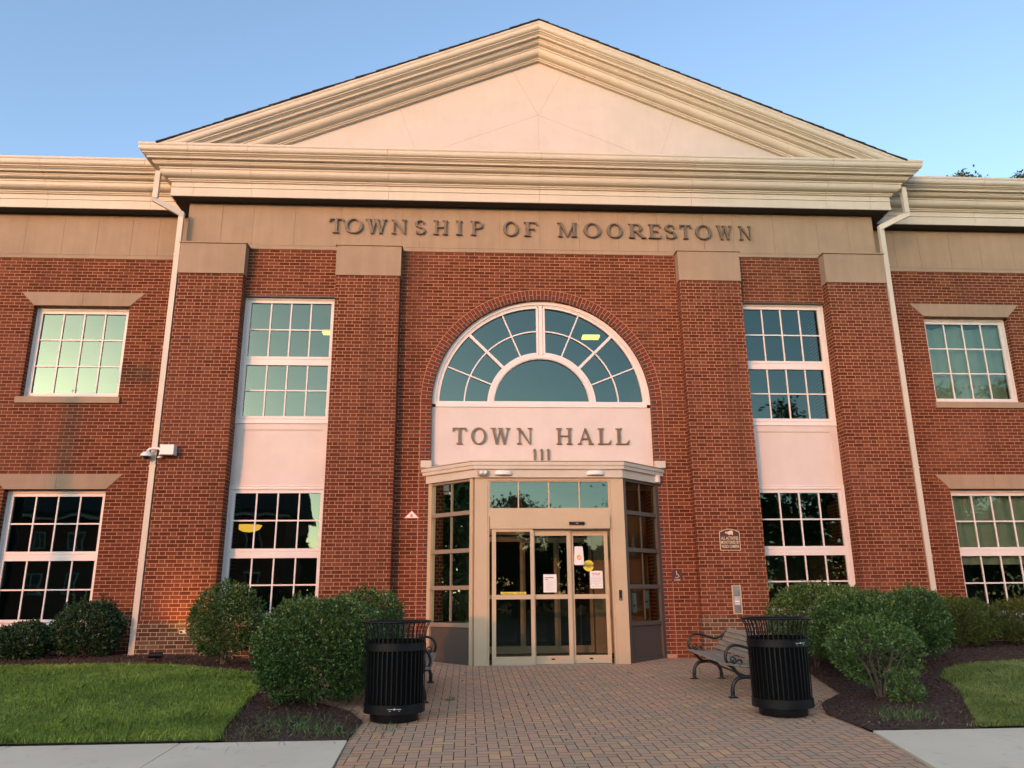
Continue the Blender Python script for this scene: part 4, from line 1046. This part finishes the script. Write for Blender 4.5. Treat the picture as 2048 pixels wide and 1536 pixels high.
# ------------------------------------------------------------------ benches
def make_bench():     # local: front towards -x, length along y, origin mid length at front feet line
    r = empty('park_bench', (0, 0, 0)); LN = 1.80
    for sy_ in (-1, 1):
        yb = sy_*(LN/2-.06); mb = MB()
        def tb(pts, rr=.019, sx=1.0): mb.tube([(x, yb, z) for x, z in smooth_pts(pts)], rr, m_iron, 8, sx)
        tb([(.03, .03), (.03, .10), (.05, .17), (.10, .225), (.18, .245), (.26, .245)], .024)
        tb([(.26, .245), (.33, .235), (.39, .19), (.425, .12), (.43, .03)], .024)
        tb([(.17, .25), (.11, .29), (.07, .335), (.035, .375), (-.01, .395)], .022)
        tb([(-.03, .395), (.10, .385), (.22, .372), (.36, .365), (.42, .385)], .020)
        tb([(.30, .25), (.37, .30), (.41, .37), (.46, .50), (.52, .62), (.575, .70)], .021)
        tb([(-.01, .41), (-.035, .47), (-.02, .55), (.03, .605), (.11, .625), (.22, .60), (.33, .565), (.41, .57), (.50, .62)], .018, 1.5)
        sc_ = [(.055+.048*(1-t*.75)*math.cos(rad(-150+t*520)), .455+.048*(1-t*.75)*math.sin(rad(-150+t*520))) for t in np.linspace(0, 1, 20)]
        mb.tube([(x, yb, z) for x, z in sc_], .010, m_iron, 6)
        tb([(.03, .41), (.09, .425), (.14, .45), (.17, .43), (.165, .405)], .012)
        for fx in (.03, .43): mb.box(fx-.05, fx+.05, yb-.035, yb+.035, 0, .016, m_iron); mb.lathe([(.032, .016), (.022, .05), (.03, .07), (.024, .10)], (fx, yb, 0), m_iron, 12)
        mb.box(.0, .40, yb-.02, yb+.02, .366, .384, m_iron)
        mb.build('end_frame', r, smooth=True)
    mb = MB(); mb.tube([(.24, -LN/2+.06, .245), (.24, LN/2-.06, .245)], .013, m_iron, 8); mb.build('stretcher', r)
    pl = MB()
    def slat(xc, zc, w, th, ang, name):
        mb = MB(); ca, sa = math.cos(ang), math.sin(ang)
        prof = [(-w/2, -th/2), (w/2, -th/2), (w/2, th/2-.004), (w/2-.004, th/2), (-w/2+.004, th/2), (-w/2, th/2-.004)]
        ringp = lambda y: [(xc+a*ca-b*sa, y, zc+a*sa+b*ca) for a, b in prof]
        mb.sweep([ringp(-LN/2), ringp(LN/2)], True, m_wood); mb.build(name, r)
    for k in range(5):
        xx = -.005+k*.088; slat(xx, .402-.014*math.sin(k/4*PI)-.004*k, .078, .026, rad(-4+k*1.0), 'seat_slat')
    for k in range(5):
        t = k/4; slat(.405+.155*t, .445+.235*t, .062, .022, rad(66-6*t), 'back_slat')
    return r
def smooth_pts(p, n=4):
    P = [np.array(q, float) for q in p]; out = []
    for i in range(len(P)-1):
        a, b, c, d = P[max(i-1, 0)], P[i], P[i+1], P[min(i+2, len(P)-1)]
        for k in range(n):
            t = k/n; out.append(tuple(.5*((2*b)+(-a+c)*t+(2*a-5*b+4*c-d)*t*t+(-a+3*b-3*c+d)*t**3)))
    out.append(tuple(P[-1])); return out
BN = 'wood and iron benches facing each other across the path'
q0 = make_bench(); q0.location = (1.85, -3.48, G(0, -3.48)+.002); q0.rotation_euler = (math.atan(.035), 0, 0)
q1 = dup(q0, (-1.90, -3.48, G(0, -3.48)+.002), math.pi); q1.rotation_euler = (-math.atan(.035), 0, math.pi)
tag(q0, 'weathered wood bench with black iron ends right of the path, partly behind the bin', 'bench', BN)
tag(q1, 'wood bench with black iron ends left of the path, almost hidden behind the bin', 'bench', BN)

# ------------------------------------------------------------------ vegetation
def leafmat(name, ramp, rough=.38, spec=.5, nsc=2.6, kr=.6, kn=.5, ko=-.05):
    t = T(name); g = t.pos(); r = X(t.t, g.outputs['Random Per Island']); n = t.noise(g.outputs['Position'], nsc, 5, .65)
    c = t.ramp(r*kr + n*kn + ko, ramp); t.set('Base Color', c); t.set('Roughness', rough); t.set('Specular IOR Level', spec)
    try:
        t.set('Subsurface Weight', 0.0)
    except Exception: pass
    return t.mat
m_leafA = leafmat('boxwood leaf', [(.12, (.022, .052, .011)), (.42, (.048, .108, .022)), (.68, (.092, .175, .036)), (.90, (.19, .27, .065)), (1, (.32, .29, .10))], .36, .5, 4.5, .5, .95, -.24)
m_leafB = leafmat('dark holly leaf', [(.1, (.018, .045, .016)), (.45, (.032, .072, .022)), (.9, (.07, .12, .04))], .34)
m_leafC = leafmat('olive juniper leaf', [(.1, (.045, .060, .014)), (.5, (.09, .115, .024)), (.9, (.16, .175, .04))], .6, .2)
m_leafD = leafmat('thin bush leaf', [(.1, (.035, .08, .016)), (.45, (.075, .15, .03)), (.75, (.13, .21, .04)), (.97, (.36, .38, .14))])
m_twig = simple('bush twig bark', (.14, .10, .07), .9, .25, 20)
m_grass = leafmat('grass blade', [(.12, (.10, .15, .025)), (.42, (.21, .29, .045)), (.68, (.36, .44, .07)), (.95, (.58, .56, .18))], .6, .25, 1.3, .35, 1.25, -.32)
m_grassR = leafmat('duller grass blade', [(.12, (.11, .14, .03)), (.5, (.20, .25, .06)), (.95, (.42, .41, .15))], .6, .25, 1.3, .35, 1.25, -.32)
m_tleaf = leafmat('street tree leaf', [(.1, (.020, .040, .010)), (.5, (.045, .075, .018)), (.95, (.08, .12, .03))], .6, .2)
m_bark = simple('tree bark', (.10, .075, .055), .95, .3, 8, .5)
def unit(v): return v/np.maximum(np.linalg.norm(v, axis=-1, keepdims=True), 1e-9)
def leaves_on(base, dirs, length, width, rng, tilt=.55):
    """one diamond leaf per base point, pointing along dirs"""
    n = len(base); d = unit(dirs); s = unit(np.cross(d, unit(rng.normal(size=(n, 3)))))
    L = length*rng.uniform(.7, 1.25, (n, 1)); W = width*rng.uniform(.7, 1.2, (n, 1)); nn = np.cross(d, s)
    return np.stack([base, base+d*L*.45+s*W*.5+nn*L*.05, base+d*L, base+d*L*.45-s*W*.5+nn*L*.05], axis=1)
def lump(d, rng, k=9, amp=.16):
    c = unit(rng.normal(size=(k, 3))); a = rng.uniform(-1, 1, k); r = np.ones(len(d))
    for i in range(k): r += amp*a[i]*np.exp(-((d-c[i])**2).sum(1)/.28)
    return r
def bush(loc, rx, ry, h, mat, ns, seed, label, group=None, p=2.5, low=.0, leaf=(.038, .019), nl=8, shoots=8, open_=0.0, name='bush', inner=.42, parts=True, tw=5, stemr=.012, spread=.6, splen=.07, cat='bush', tp=.16):
    ns = int(ns*1.15)
    rng = np.random.default_rng(seed); gzv = H(loc[0], loc[1]) if abs(loc[0]) > xm(loc[1]) else G(*loc)
    root = empty(name, (loc[0], loc[1], gzv), label, cat, group)
    d = unit(rng.normal(size=(int(ns*1.6), 3))); d = d[d[:, 2] > -.85][:ns]
    R = 1/((np.abs(d)**p).sum(1))**(1/p); R *= lump(d, rng)
    cc_ = unit(rng.normal(size=(34, 3))); am = rng.uniform(-.3, 1, 34); near = np.zeros(len(d))
    for q_ in range(34): near += am[q_]*np.exp(-((d-cc_[q_])**2).sum(1)/.040)
    R *= .97+.15*np.clip(near, -1, 1.3)
    f = np.where(rng.random(len(d)) < inner, rng.uniform(.45, .85, len(d)), rng.uniform(.86, 1.02, len(d)))
    hz = (h-low)/2
    C = d*(R*f)[:, None]*np.array([rx, ry, hz]); ns2 = 0; zc = low+hz
    taper = 1 - tp*np.clip(-C[:, 2]/hz, 0, 1)**1.6; C[:, 0] *= taper; C[:, 1] *= taper
    if open_ > 0:
        hc = unit(rng.normal(size=(7, 3))*np.array([1, 1, .6]))*.8; keep = np.ones(len(C), bool); q = C/np.array([rx, ry, hz])
        hc[:, 1] = -np.abs(hc[:, 1]); hc[:, 2] = hc[:, 2]*.5-.25
        for c_ in hc: keep &= ~((((q-c_)**2).sum(1) < (.34+open_*.2)**2) & (rng.random(len(C)) < .75+open_*.2))
        C = C[keep]; d = d[keep]
    C[:, 2] += zc
    nq = C*7.0+seed; gap = np.sin(nq[:, 0]+1.3*np.sin(nq[:, 1]))*np.sin(nq[:, 1]*1.1+np.sin(nq[:, 2]*1.3))*np.sin(nq[:, 2]+.8*np.sin(nq[:, 0]))
    kp = (gap < .34) | (rng.random(len(C)) < .35); C = C[kp]; d = d[kp]
    n = len(C); ax = unit(d*np.array([1, 1, .8])+np.array([0, 0, .55])+rng.normal(size=(n, 3))*.30)
    if shoots:
        for k in range(shoots):
            a = rng.uniform(-1, 1, 2); b0_ = np.array([a[0]*rx*.75, a[1]*ry*.5, h*(.97-.22*a[0]**2-.1*a[1]**2)]); dr = unit(np.array([rng.normal()*.22, rng.normal()*.1, 1.0])); m_ = 12
            ex = b0_+dr[None, :]*np.linspace(0, rng.uniform(.05, .17)*(1.7 if shoots > 8 else 1), m_)[:, None]; C = np.vstack([C, ex]); ax = np.vstack([ax, np.repeat(dr[None, :], m_, 0)])
        n = len(C)
    t = rng.uniform(0, 1, (n, nl)); base = C[:, None, :]+ax[:, None, :]*(t[..., None]*splen)
    dl = unit(ax[:, None, :]*1.0+unit(rng.normal(size=(n, nl, 3)))*.95)
    P = leaves_on(base.reshape(-1, 3), dl.reshape(-1, 3), leaf[0], leaf[1], rng)
    P = P[P[:, :, 2].min(1) > -.02]
    o = quads('foliage', P, [mat], parent=root)
    mb = MB()
    for k in range(tw):
        a = 2*PI*k/tw + rng.uniform(-.3, .3); b_ = rng.uniform(.0, .05)
        ex, ey = math.cos(a)*rx*spread*rng.uniform(.6, 1), math.sin(a)*ry*spread*rng.uniform(.6, 1); zt_ = h*rng.uniform(.62, .85)
        pts = [(math.cos(a)*b_, math.sin(a)*b_, -.03), (ex*.18+rng.normal()*.01, ey*.18, h*.12), (ex*.45+rng.normal()*.02, ey*.45, zt_*.45), (ex*.75, ey*.75+rng.normal()*.02, zt_*.75), (ex, ey, zt_)]
        mb.tube(pts, [stemr, stemr*.85, stemr*.65, stemr*.45, stemr*.25], m_twig, 6)
        for j in range(3):
            s0 = pts[2+(j > 0)]; mb.tube([s0, (s0[0]+rng.normal()*.10, s0[1]+rng.normal()*.10, s0[2]+rng.uniform(.08, .2)), (s0[0]+rng.normal()*.16, s0[1]+rng.normal()*.14, s0[2]+rng.uniform(.2, .3))], [stemr*.45, stemr*.35, stemr*.2], m_twig, 5)
    mb.build('stems', root, recalc=False)
    return root
GL = 'clipped evergreen bushes in the entrance beds'
bush((-3.24, -4.45), .71, .60, 1.16, m_leafA, 4800, 1, 'large round green bush nearest the left lawn corner, beside the left bin', GL, low=.0, tw=6)
bush((-2.86, -3.25), .58, .56, 1.26, m_leafA, 3600, 2, 'tall green bush directly behind the left litter bin', GL, low=.0)
bush((-3.93, -1.9), .44, .42, 1.12, m_leafA, 1900, 3, 'small dark green bush under the left bay window, seen over the large round bush', GL, low=.12)
bush((-5.28, -1.15), .53, .48, 1.18, m_leafA, 2700, 4, 'round green bush with bare stems beside the brown brick base at the left', GL, low=.08, tp=.30, tw=8, spread=.5)
bush((-7.80, -.35), .52, .42, .78, m_leafB, 2600, 5, 'dark bush with loose shoots under the right edge of the left wing window', 'dark low bushes along the wing wall', low=.0, shoots=12, leaf=(.040, .022))
bush((-8.70, -.55), .41, .38, .50, m_leafB, 1900, 6, 'low dark bush under the middle of the left wing window', 'dark low bushes along the wing wall', low=.0, shoots=3, leaf=(.042, .023))
bush((-9.66, -.5), .42, .38, .48, m_leafB, 1500, 7, 'low dark bush cut off by the left edge of the picture', 'dark low bushes along the wing wall', low=.0, shoots=3, leaf=(.042, .023))
bush((4.12, -1.75), .72, .58, 1.20, m_leafA, 3600, 8, 'tall green bush against the window right of the bin, rearmost of the right group', GL, low=.1)
bush((4.22, -3.05), .74, .64, 1.14, m_leafA, 4400, 9, 'wide rounded green bush behind the small open bush on the right', GL, low=.1, tw=6)
bush((5.28, -2.6), .50, .50, 1.06, m_leafA, 2600, 10, 'green bush at the right end of the right group, next to the lawn', GL, low=.1)
bush((5.0, -1.1), .48, .45, 1.12, m_leafA, 2000, 31, 'green bush under the outer right pilaster, only its top showing', GL, low=.1)
bush((3.62, -4.62), .51, .46, .84, m_leafD, 1700, 11, 'small open bush with bare stems showing, nearest the right sidewalk', GL, low=.12, tw=10, tp=.36, open_=.75, inner=.3, stemr=.013, spread=.7)
bush((7.30, -.45), .72, .48, .80, m_leafC, 3600, 12, 'olive green spreading bush beside the right wing window', 'olive green bushes along the right wing', low=.0, leaf=(.034, .015))
bush((6.45, -.55), .42, .40, .72, m_leafB, 1500, 13, 'dark green low bush between the clipped bushes and the olive bush on the right', 'olive green bushes along the right wing', low=.0)
bush((8.75, -.35), .66, .46, .76, m_leafC, 2600, 14, 'olive green bush cut off by the right edge of the picture', 'olive green bushes along the right wing', low=.0, leaf=(.034, .015))
bush((3.72, -5.02), .20, .14, .16, m_leafD, 120, 15, 'small tuft of leafy suckers at the foot of the open bush', None, low=.0, tw=3, name='sucker_tuft', stemr=.004, cat='tuft')

def grass(name, sg, tab, n, mat, seed, xmax, hgt=.036):
    rng = np.random.default_rng(seed); x = tab[0][0]+(xmax-tab[0][0])*rng.random(n); u = rng.random(n)**1.15
    yb = np.interp(x, [a for a, b in tab], [b for a, b in tab]); y = -6.355+(yb+6.355)*u + rng.normal(0, .018, n)
    x = x + rng.normal(0, .012, n) - np.where(rng.random(n) < .03, np.abs(rng.normal(0, .06, n)), 0); y = y + np.where(rng.random(n) < .02, np.abs(rng.normal(0, .05, n)), 0)
    z = np.array([H(a, b) for a, b in zip(x, y)])+.008
    patch = .75+.5*np.clip(np.sin(x*1.7+y*2.3)*.5+np.sin(x*4.1-y*3.2)*.3+.5, 0, 1)
    edge = 1+.5*np.exp(-((y+6.4)/.12)**2)
    hh = hgt*patch*edge*rng.uniform(.45, 1.3, n)*(1+.9*(rng.random(n) < .02)); a = rng.uniform(0, 2*PI, n); w = rng.uniform(.0022, .0042, n)
    lx, ly = rng.normal(0, .45, n)*hh, rng.normal(0, .45, n)*hh
    B = np.stack([sg*x, y, z], 1); dx = np.stack([np.cos(a)*w, np.sin(a)*w, 0*a], 1)
    M1 = B+np.stack([lx*.35, ly*.35, hh*.6], 1); Tp = B+np.stack([lx, ly, hh], 1)
    P = np.stack([B-dx, B+dx, M1+dx*.8, Tp, M1-dx*.8], 1)
    o = quads(name, P, [mat]); return tag(o, kind='stuff', cat='grass')
o = grass('grass', -1, LB, 190000, m_grass, 21, 11.5); tag(o, 'bright green mown grass of the left lawn', 'grass')
o = grass('grass', 1, RB, 110000, m_grassR, 22, 11.5); tag(o, 'duller green mown grass of the right lawn', 'grass')
# weeds in beds and paving
rng = np.random.default_rng(5); B = []; D = []
for (cx_, cy_, n, s_) in ((-3.3, -5.55, 260, .22), (-3.05, -5.9, 160, .18), (-3.5, -6.15, 180, .3), (-2.7, -6.2, 120, .15), (3.3, -5.75, 220, .18), (3.1, -5.95, 90, .12), (4.45, -6.1, 60, .12), (-1.62, -4.2, 40, .03), (2.1, -2.0, 30, .06), (1.5, -.35, 30, .05), (-2.2, -5.9, 40, .08), (2.4, -2.6, 25, .05)):
    p = rng.normal(0, 1, (n, 2))*s_+np.array([cx_, cy_])
    for a, b in p:
        z = H(a, b) if abs(a) > xm(b) else G(a, b)
        B.append((a, b, z)); D.append((rng.normal()*.8, rng.normal()*.8, 1))
P = leaves_on(np.array(B), np.array(D), .075, .006, rng)
tag(quads('weeds', P, [m_leafD]), 'thin weeds and grass tufts in the mulch and paving joints', 'weeds', kind='stuff')
# bark chips
m_chip = leafmat('bark chips', [(.1, (.025, .011, .007)), (.45, (.085, .042, .029)), (.8, (.19, .105, .075)), (.98, (.50, .38, .28))], .95, .1)
B = []; n = 52000
X1 = rng.uniform(2.5, 10.5, n); Y1 = rng.uniform(-6.38, .5, n); sgn = np.where(rng.random(n) < .5, -1, 1)
for a, b, s in zip(X1, Y1, sgn):
    tab = LB if s < 0 else RB
    if a < xm(b)+rng.normal()*.03-.01: continue
    if a > tab[0][0] and b < interp(a, tab)-.02: continue
    B.append((s*a, b, H(a, b)+rng.uniform(-.004, .016)))
B = np.array(B); D = rng.normal(size=B.shape)*np.array([1, 1, .35])
tag(quads('bark_chips', leaves_on(B, D, .042, .014, rng), [m_chip]), 'loose bark chips covering the planting beds', 'bark chips', kind='stuff')
# dry leaves on the paving
B = []
for k in range(70):
    x = rng.uniform(-1.6, 2.6); y = rng.uniform(-6.9, -1.0); B.append((x, y, G(x, y)+.008))
for k in range(60): x = rng.normal(2.55, .25); y = rng.uniform(-6.2, -4.6); B.append((x, y, G(x, y)+.01))
B = np.array(B); D = rng.normal(size=B.shape)*np.array([1, 1, .15])
tag(quads('fallen_leaves', leaves_on(B, D, .035, .018, rng), [m_twig]), 'few dry leaves and bits scattered over the pavers', 'leaves', kind='stuff')

# trees ---------------------------------------------------------------
def tree(loc, h, cr_, seed, label, name='street_tree', leafs=2600, size=.34, conical=False, trunkr=.28, crown0=.3, group=None, mat=None, dens=1.0, base=None):
    rng = np.random.default_rng(seed); z0 = base if base is not None else -.56
    root = empty(name, (loc[0], loc[1], z0), label, 'tree', group); mb = MB()
    top = h*.86; mb.tube([(0, 0, -.1), (.05, 0, h*.15), (-.05, .05, h*.4), (.05, -.05, h*.65), (0, 0, top)], [trunkr*1.25, trunkr, trunkr*.8, trunkr*.5, trunkr*.12], m_bark, 9)
    cl = []
    nb = 26 if not conical else 40
    for k in range(nb):
        t = (k+.5)/nb; zb = h*(crown0+(1-crown0)*t*.92); a = k*2.4+rng.uniform(-.3, .3)
        L = cr_*((1-t)**.8 if conical else math.sin(PI*min(1, .18+t*.82))**.6)*rng.uniform(.75, 1.1)
        dz = L*(.05 if conical else .45); e = np.array([math.cos(a)*L, math.sin(a)*L, zb+dz])
        mb.tube([(0, 0, zb-(.0 if conical else .1*h*(1-t))), (e[0]*.5, e[1]*.5, (zb+e[2])/2-.1), tuple(e)], [trunkr*.35*(1-t)+.03, .05, .02], m_bark, 5)
        for j in range(5): cl.append(np.array([e[0]*(.45+.14*j), e[1]*(.45+.14*j), zb+dz*(.4+.15*j)]) + rng.normal(size=3)*cr_*.09)
    mb.build('trunk', root, recalc=False)
    cl = np.array(cl); sz = cr_*.17 if not conical else cr_*.13; m_ = int(leafs*dens); idx = rng.integers(0, len(cl), m_)
    C = cl[idx]+rng.normal(size=(m_, 3))*sz*np.array([1, 1, .6]); D = rng.normal(size=(m_, 3))+np.array([0, 0, -.2])
    quads('crown', leaves_on(C, D, size, size*.55, rng), [mat or m_tleaf], parent=root); return root
TG = 'trees across the street'
tree((2.5, -50, 0), 9.2, 3.0, 41, 'rounded low tree across the street in front of the entrance', group=TG, leafs=4200, size=.30)
tree((13.5, -48, 0), 12.5, 4.2, 42, 'spreading tree across the street right of the entrance axis', group=TG, leafs=5200, size=.30)
tree((23.5, -44, 0), 17.2, 3.4, 43, 'tall conifer across the street to the right', 'conifer_tree', group=TG, conical=True, crown0=.12, leafs=5200)
tree((33.5, -38, 0), 17.0, 3.4, 44, 'second tall conifer across the street, farther right', 'conifer_tree', group=TG, conical=True, crown0=.12, leafs=5200)
tree((39.5, -40, 0), 18.4, 3.6, 45, 'tallest conifer across the street at the far right', 'conifer_tree', group=TG, conical=True, crown0=.12, leafs=5200)
tree((-25, -52, 0), 10.2, 3.4, 46, 'leafy tree beside the brick building across the street', group=TG, leafs=4200)
tree((-56, -55, 0), 12, 4.4, 47, 'broad tree at the far left beyond the brick building', group=TG, leafs=4200)
tree((-80, -152, 0), 42, 7.0, 48, 'unseen thin-crowned tall tree added far to the left to shade the upper right facade', group=TG, leafs=3400, size=.9, trunkr=.4, crown0=.80)  # unseen; added so its crown dims the upper right of the facade
for k, (x, y, h) in enumerate(((-36, -9, 11), (-40, -2, 12.5), (-38, 6, 11.5))):  # unseen trees, added to darken what the left side window reflects
    tree((x, y, 0), h, 4.6, 70+k, ('unseen broad tree added beyond the left wing for dark reflections, nearest the road', 'unseen broad tree added beyond the left wing for dark reflections, middle of three', 'unseen broad tree added beyond the left wing for dark reflections, farthest back')[k], group='unseen trees added beyond the left wing', leafs=5200, size=.5, crown0=.12)
# conifers behind the right wing: only the tips show
BGc = 'conifers behind the right wing'
tree((23.6, 19.5, 0), 21.9, 1.5, 51, 'left one of the conifers rising just above the right wing roof', 'conifer_tree', conical=False, leafs=16000, size=.17, crown0=.6, group=BGc, base=0, mat=m_leafB)
tree((27.1, 20.0, 0), 22.3, 1.6, 52, 'right one of the conifers rising just above the right wing roof', 'conifer_tree', conical=False, leafs=16000, size=.17, crown0=.6, group=BGc, base=0, mat=m_leafB)
# hedge line
def hedge(x0, x1, y, h, seed, label):
    rng = np.random.default_rng(seed); n = int((x1-x0)*520); x = rng.uniform(x0, x1, n); z = h*(.85+.15*np.sin(x*.9)+.08*np.sin(x*2.7))*rng.random(n)**.6
    C = np.stack([x, y+rng.normal(0, .9, n), z-.5], 1); return tag(quads('tree_belt', leaves_on(C, rng.normal(size=(n, 3)), .6, .4, rng), [m_tleaf]), label, 'tree belt', kind='stuff')
hedge(20, 90, -66, 12.0, 62, 'taller belt of greenery across the street to the right')
hedge(-18, 20, -66, 8.0, 60, 'dense belt of greenery closing the view across the street')
hedge(-120, -58, -66, 11.5, 61, 'dense belt of greenery beyond the brick building across the street')

# brick building across the street
BB = empty('brick_building', (-38, -62, -.56), 'long two-storey brick building with a gable and white windows across the street', 'building')
m_brick2 = simple('far brick', (.16, .055, .035), .9, .2, 2)
m_trim2 = simple('far trim', (.62, .60, .55), .7, .05)
mb = MB(); mb.box(-58, -19, -74, -62, -.56, 8.9, m_brick2); mb.prism([(-34, 8.9), (-24, 8.9), (-29, 12.2)], 'y', -62.3, -61.9, m_brick2); mb.build('wall', BB, root=BB)
mb = MB(); mb.prism([(-61.2, 8.9), (-74.8, 8.9), (-74.8, 9.2), (-68, 12.4), (-61.2, 9.2)], 'x', -58.5, -18.5, m_shingle); mb.build('roof', BB, root=BB)
mb = MB(); mb.box(-58.3, -18.7, -62.1, -61.5, 8.6, 8.95, m_trim2)
line(mb, (-34.3, 8.9), (-29, 12.35), .35, -61.8, -61.4, m_trim2); line(mb, (-23.7, 8.9), (-29, 12.35), .35, -61.8, -61.4, m_trim2); mb.build('cornice', BB, root=BB)
for k in range(11):
    for z in (1.4, 5.4):
        x = -56.5+k*3.4; mb = MB(); rect_frame(mb, x, x+1.3, z, z+2.0, .09, -61.99, -61.9, m_trim2); mb.box(x+.62, x+.68, -61.98, -61.93, z+.09, z+1.91, m_trim2); mb.box(x+.09, x+1.21, -61.975, -61.935, z+.97, z+1.03, m_trim2)
        w = mb.build('window', BB, root=BB); mb = MB(); mb.box(x+.09, x+1.21, -61.992, -61.985, z+.09, z+1.91, m_dark); mb.build('pane', w, root=BB)
# street lamp whose shadow falls on the left wing
def street_lamp(x, y, h, label):
    r = empty('street_lamp', (x, y, -.5), label, 'street lamp'); mb = MB(); mb.tube([(x, y, -.56), (x, y, 1), (x, y, h)], [.17, .155, .14], m_black, 10); mb.build('pole', r, root=r)
    mb = MB(); mb.tube([(x, y, h-.1), (x+.3, y, h+.25), (x+.8, y, h+.35)], [.07, .06, .05], m_black, 8); mb.build('arm', r, root=r)
    mb = MB(); mb.prism([(x+.65, h+.25), (x+1.4, h+.28), (x+1.45, h+.40), (x+1.2, h+.58), (x+.75, h+.52)], 'y', y-.2, y+.2, m_black); mb.build('lantern', r, root=r)
    mb = MB(); mb.box(x-.26, x+.26, y-.26, y+.26, -.56, -.40, m_conc); mb.build('footing', r, root=r)
street_lamp(-9.05-.601*20.5, WY-20.5, 8.75, 'black street lamp with a side arm standing beyond the road, left of the path')
def hedge2(x, y0, y1, h, seed, label):
    rng = np.random.default_rng(seed); n = int((y1-y0)*620); y = rng.uniform(y0, y1, n); z = h*(.88+.12*np.sin(y*.8))*rng.random(n)**.6
    C = np.stack([x+rng.normal(0, .9, n), y, z-.5], 1); return tag(quads('tree_belt', leaves_on(C, rng.normal(size=(n, 3)), .6, .4, rng), [m_tleaf]), label, 'tree belt', kind='stuff')
hedge2(-45, -22, 16, 13.5, 63, 'unseen dense belt of greenery added beyond the left wing to darken reflections')  # unseen; added to fill bright gaps in the left side window's reflection
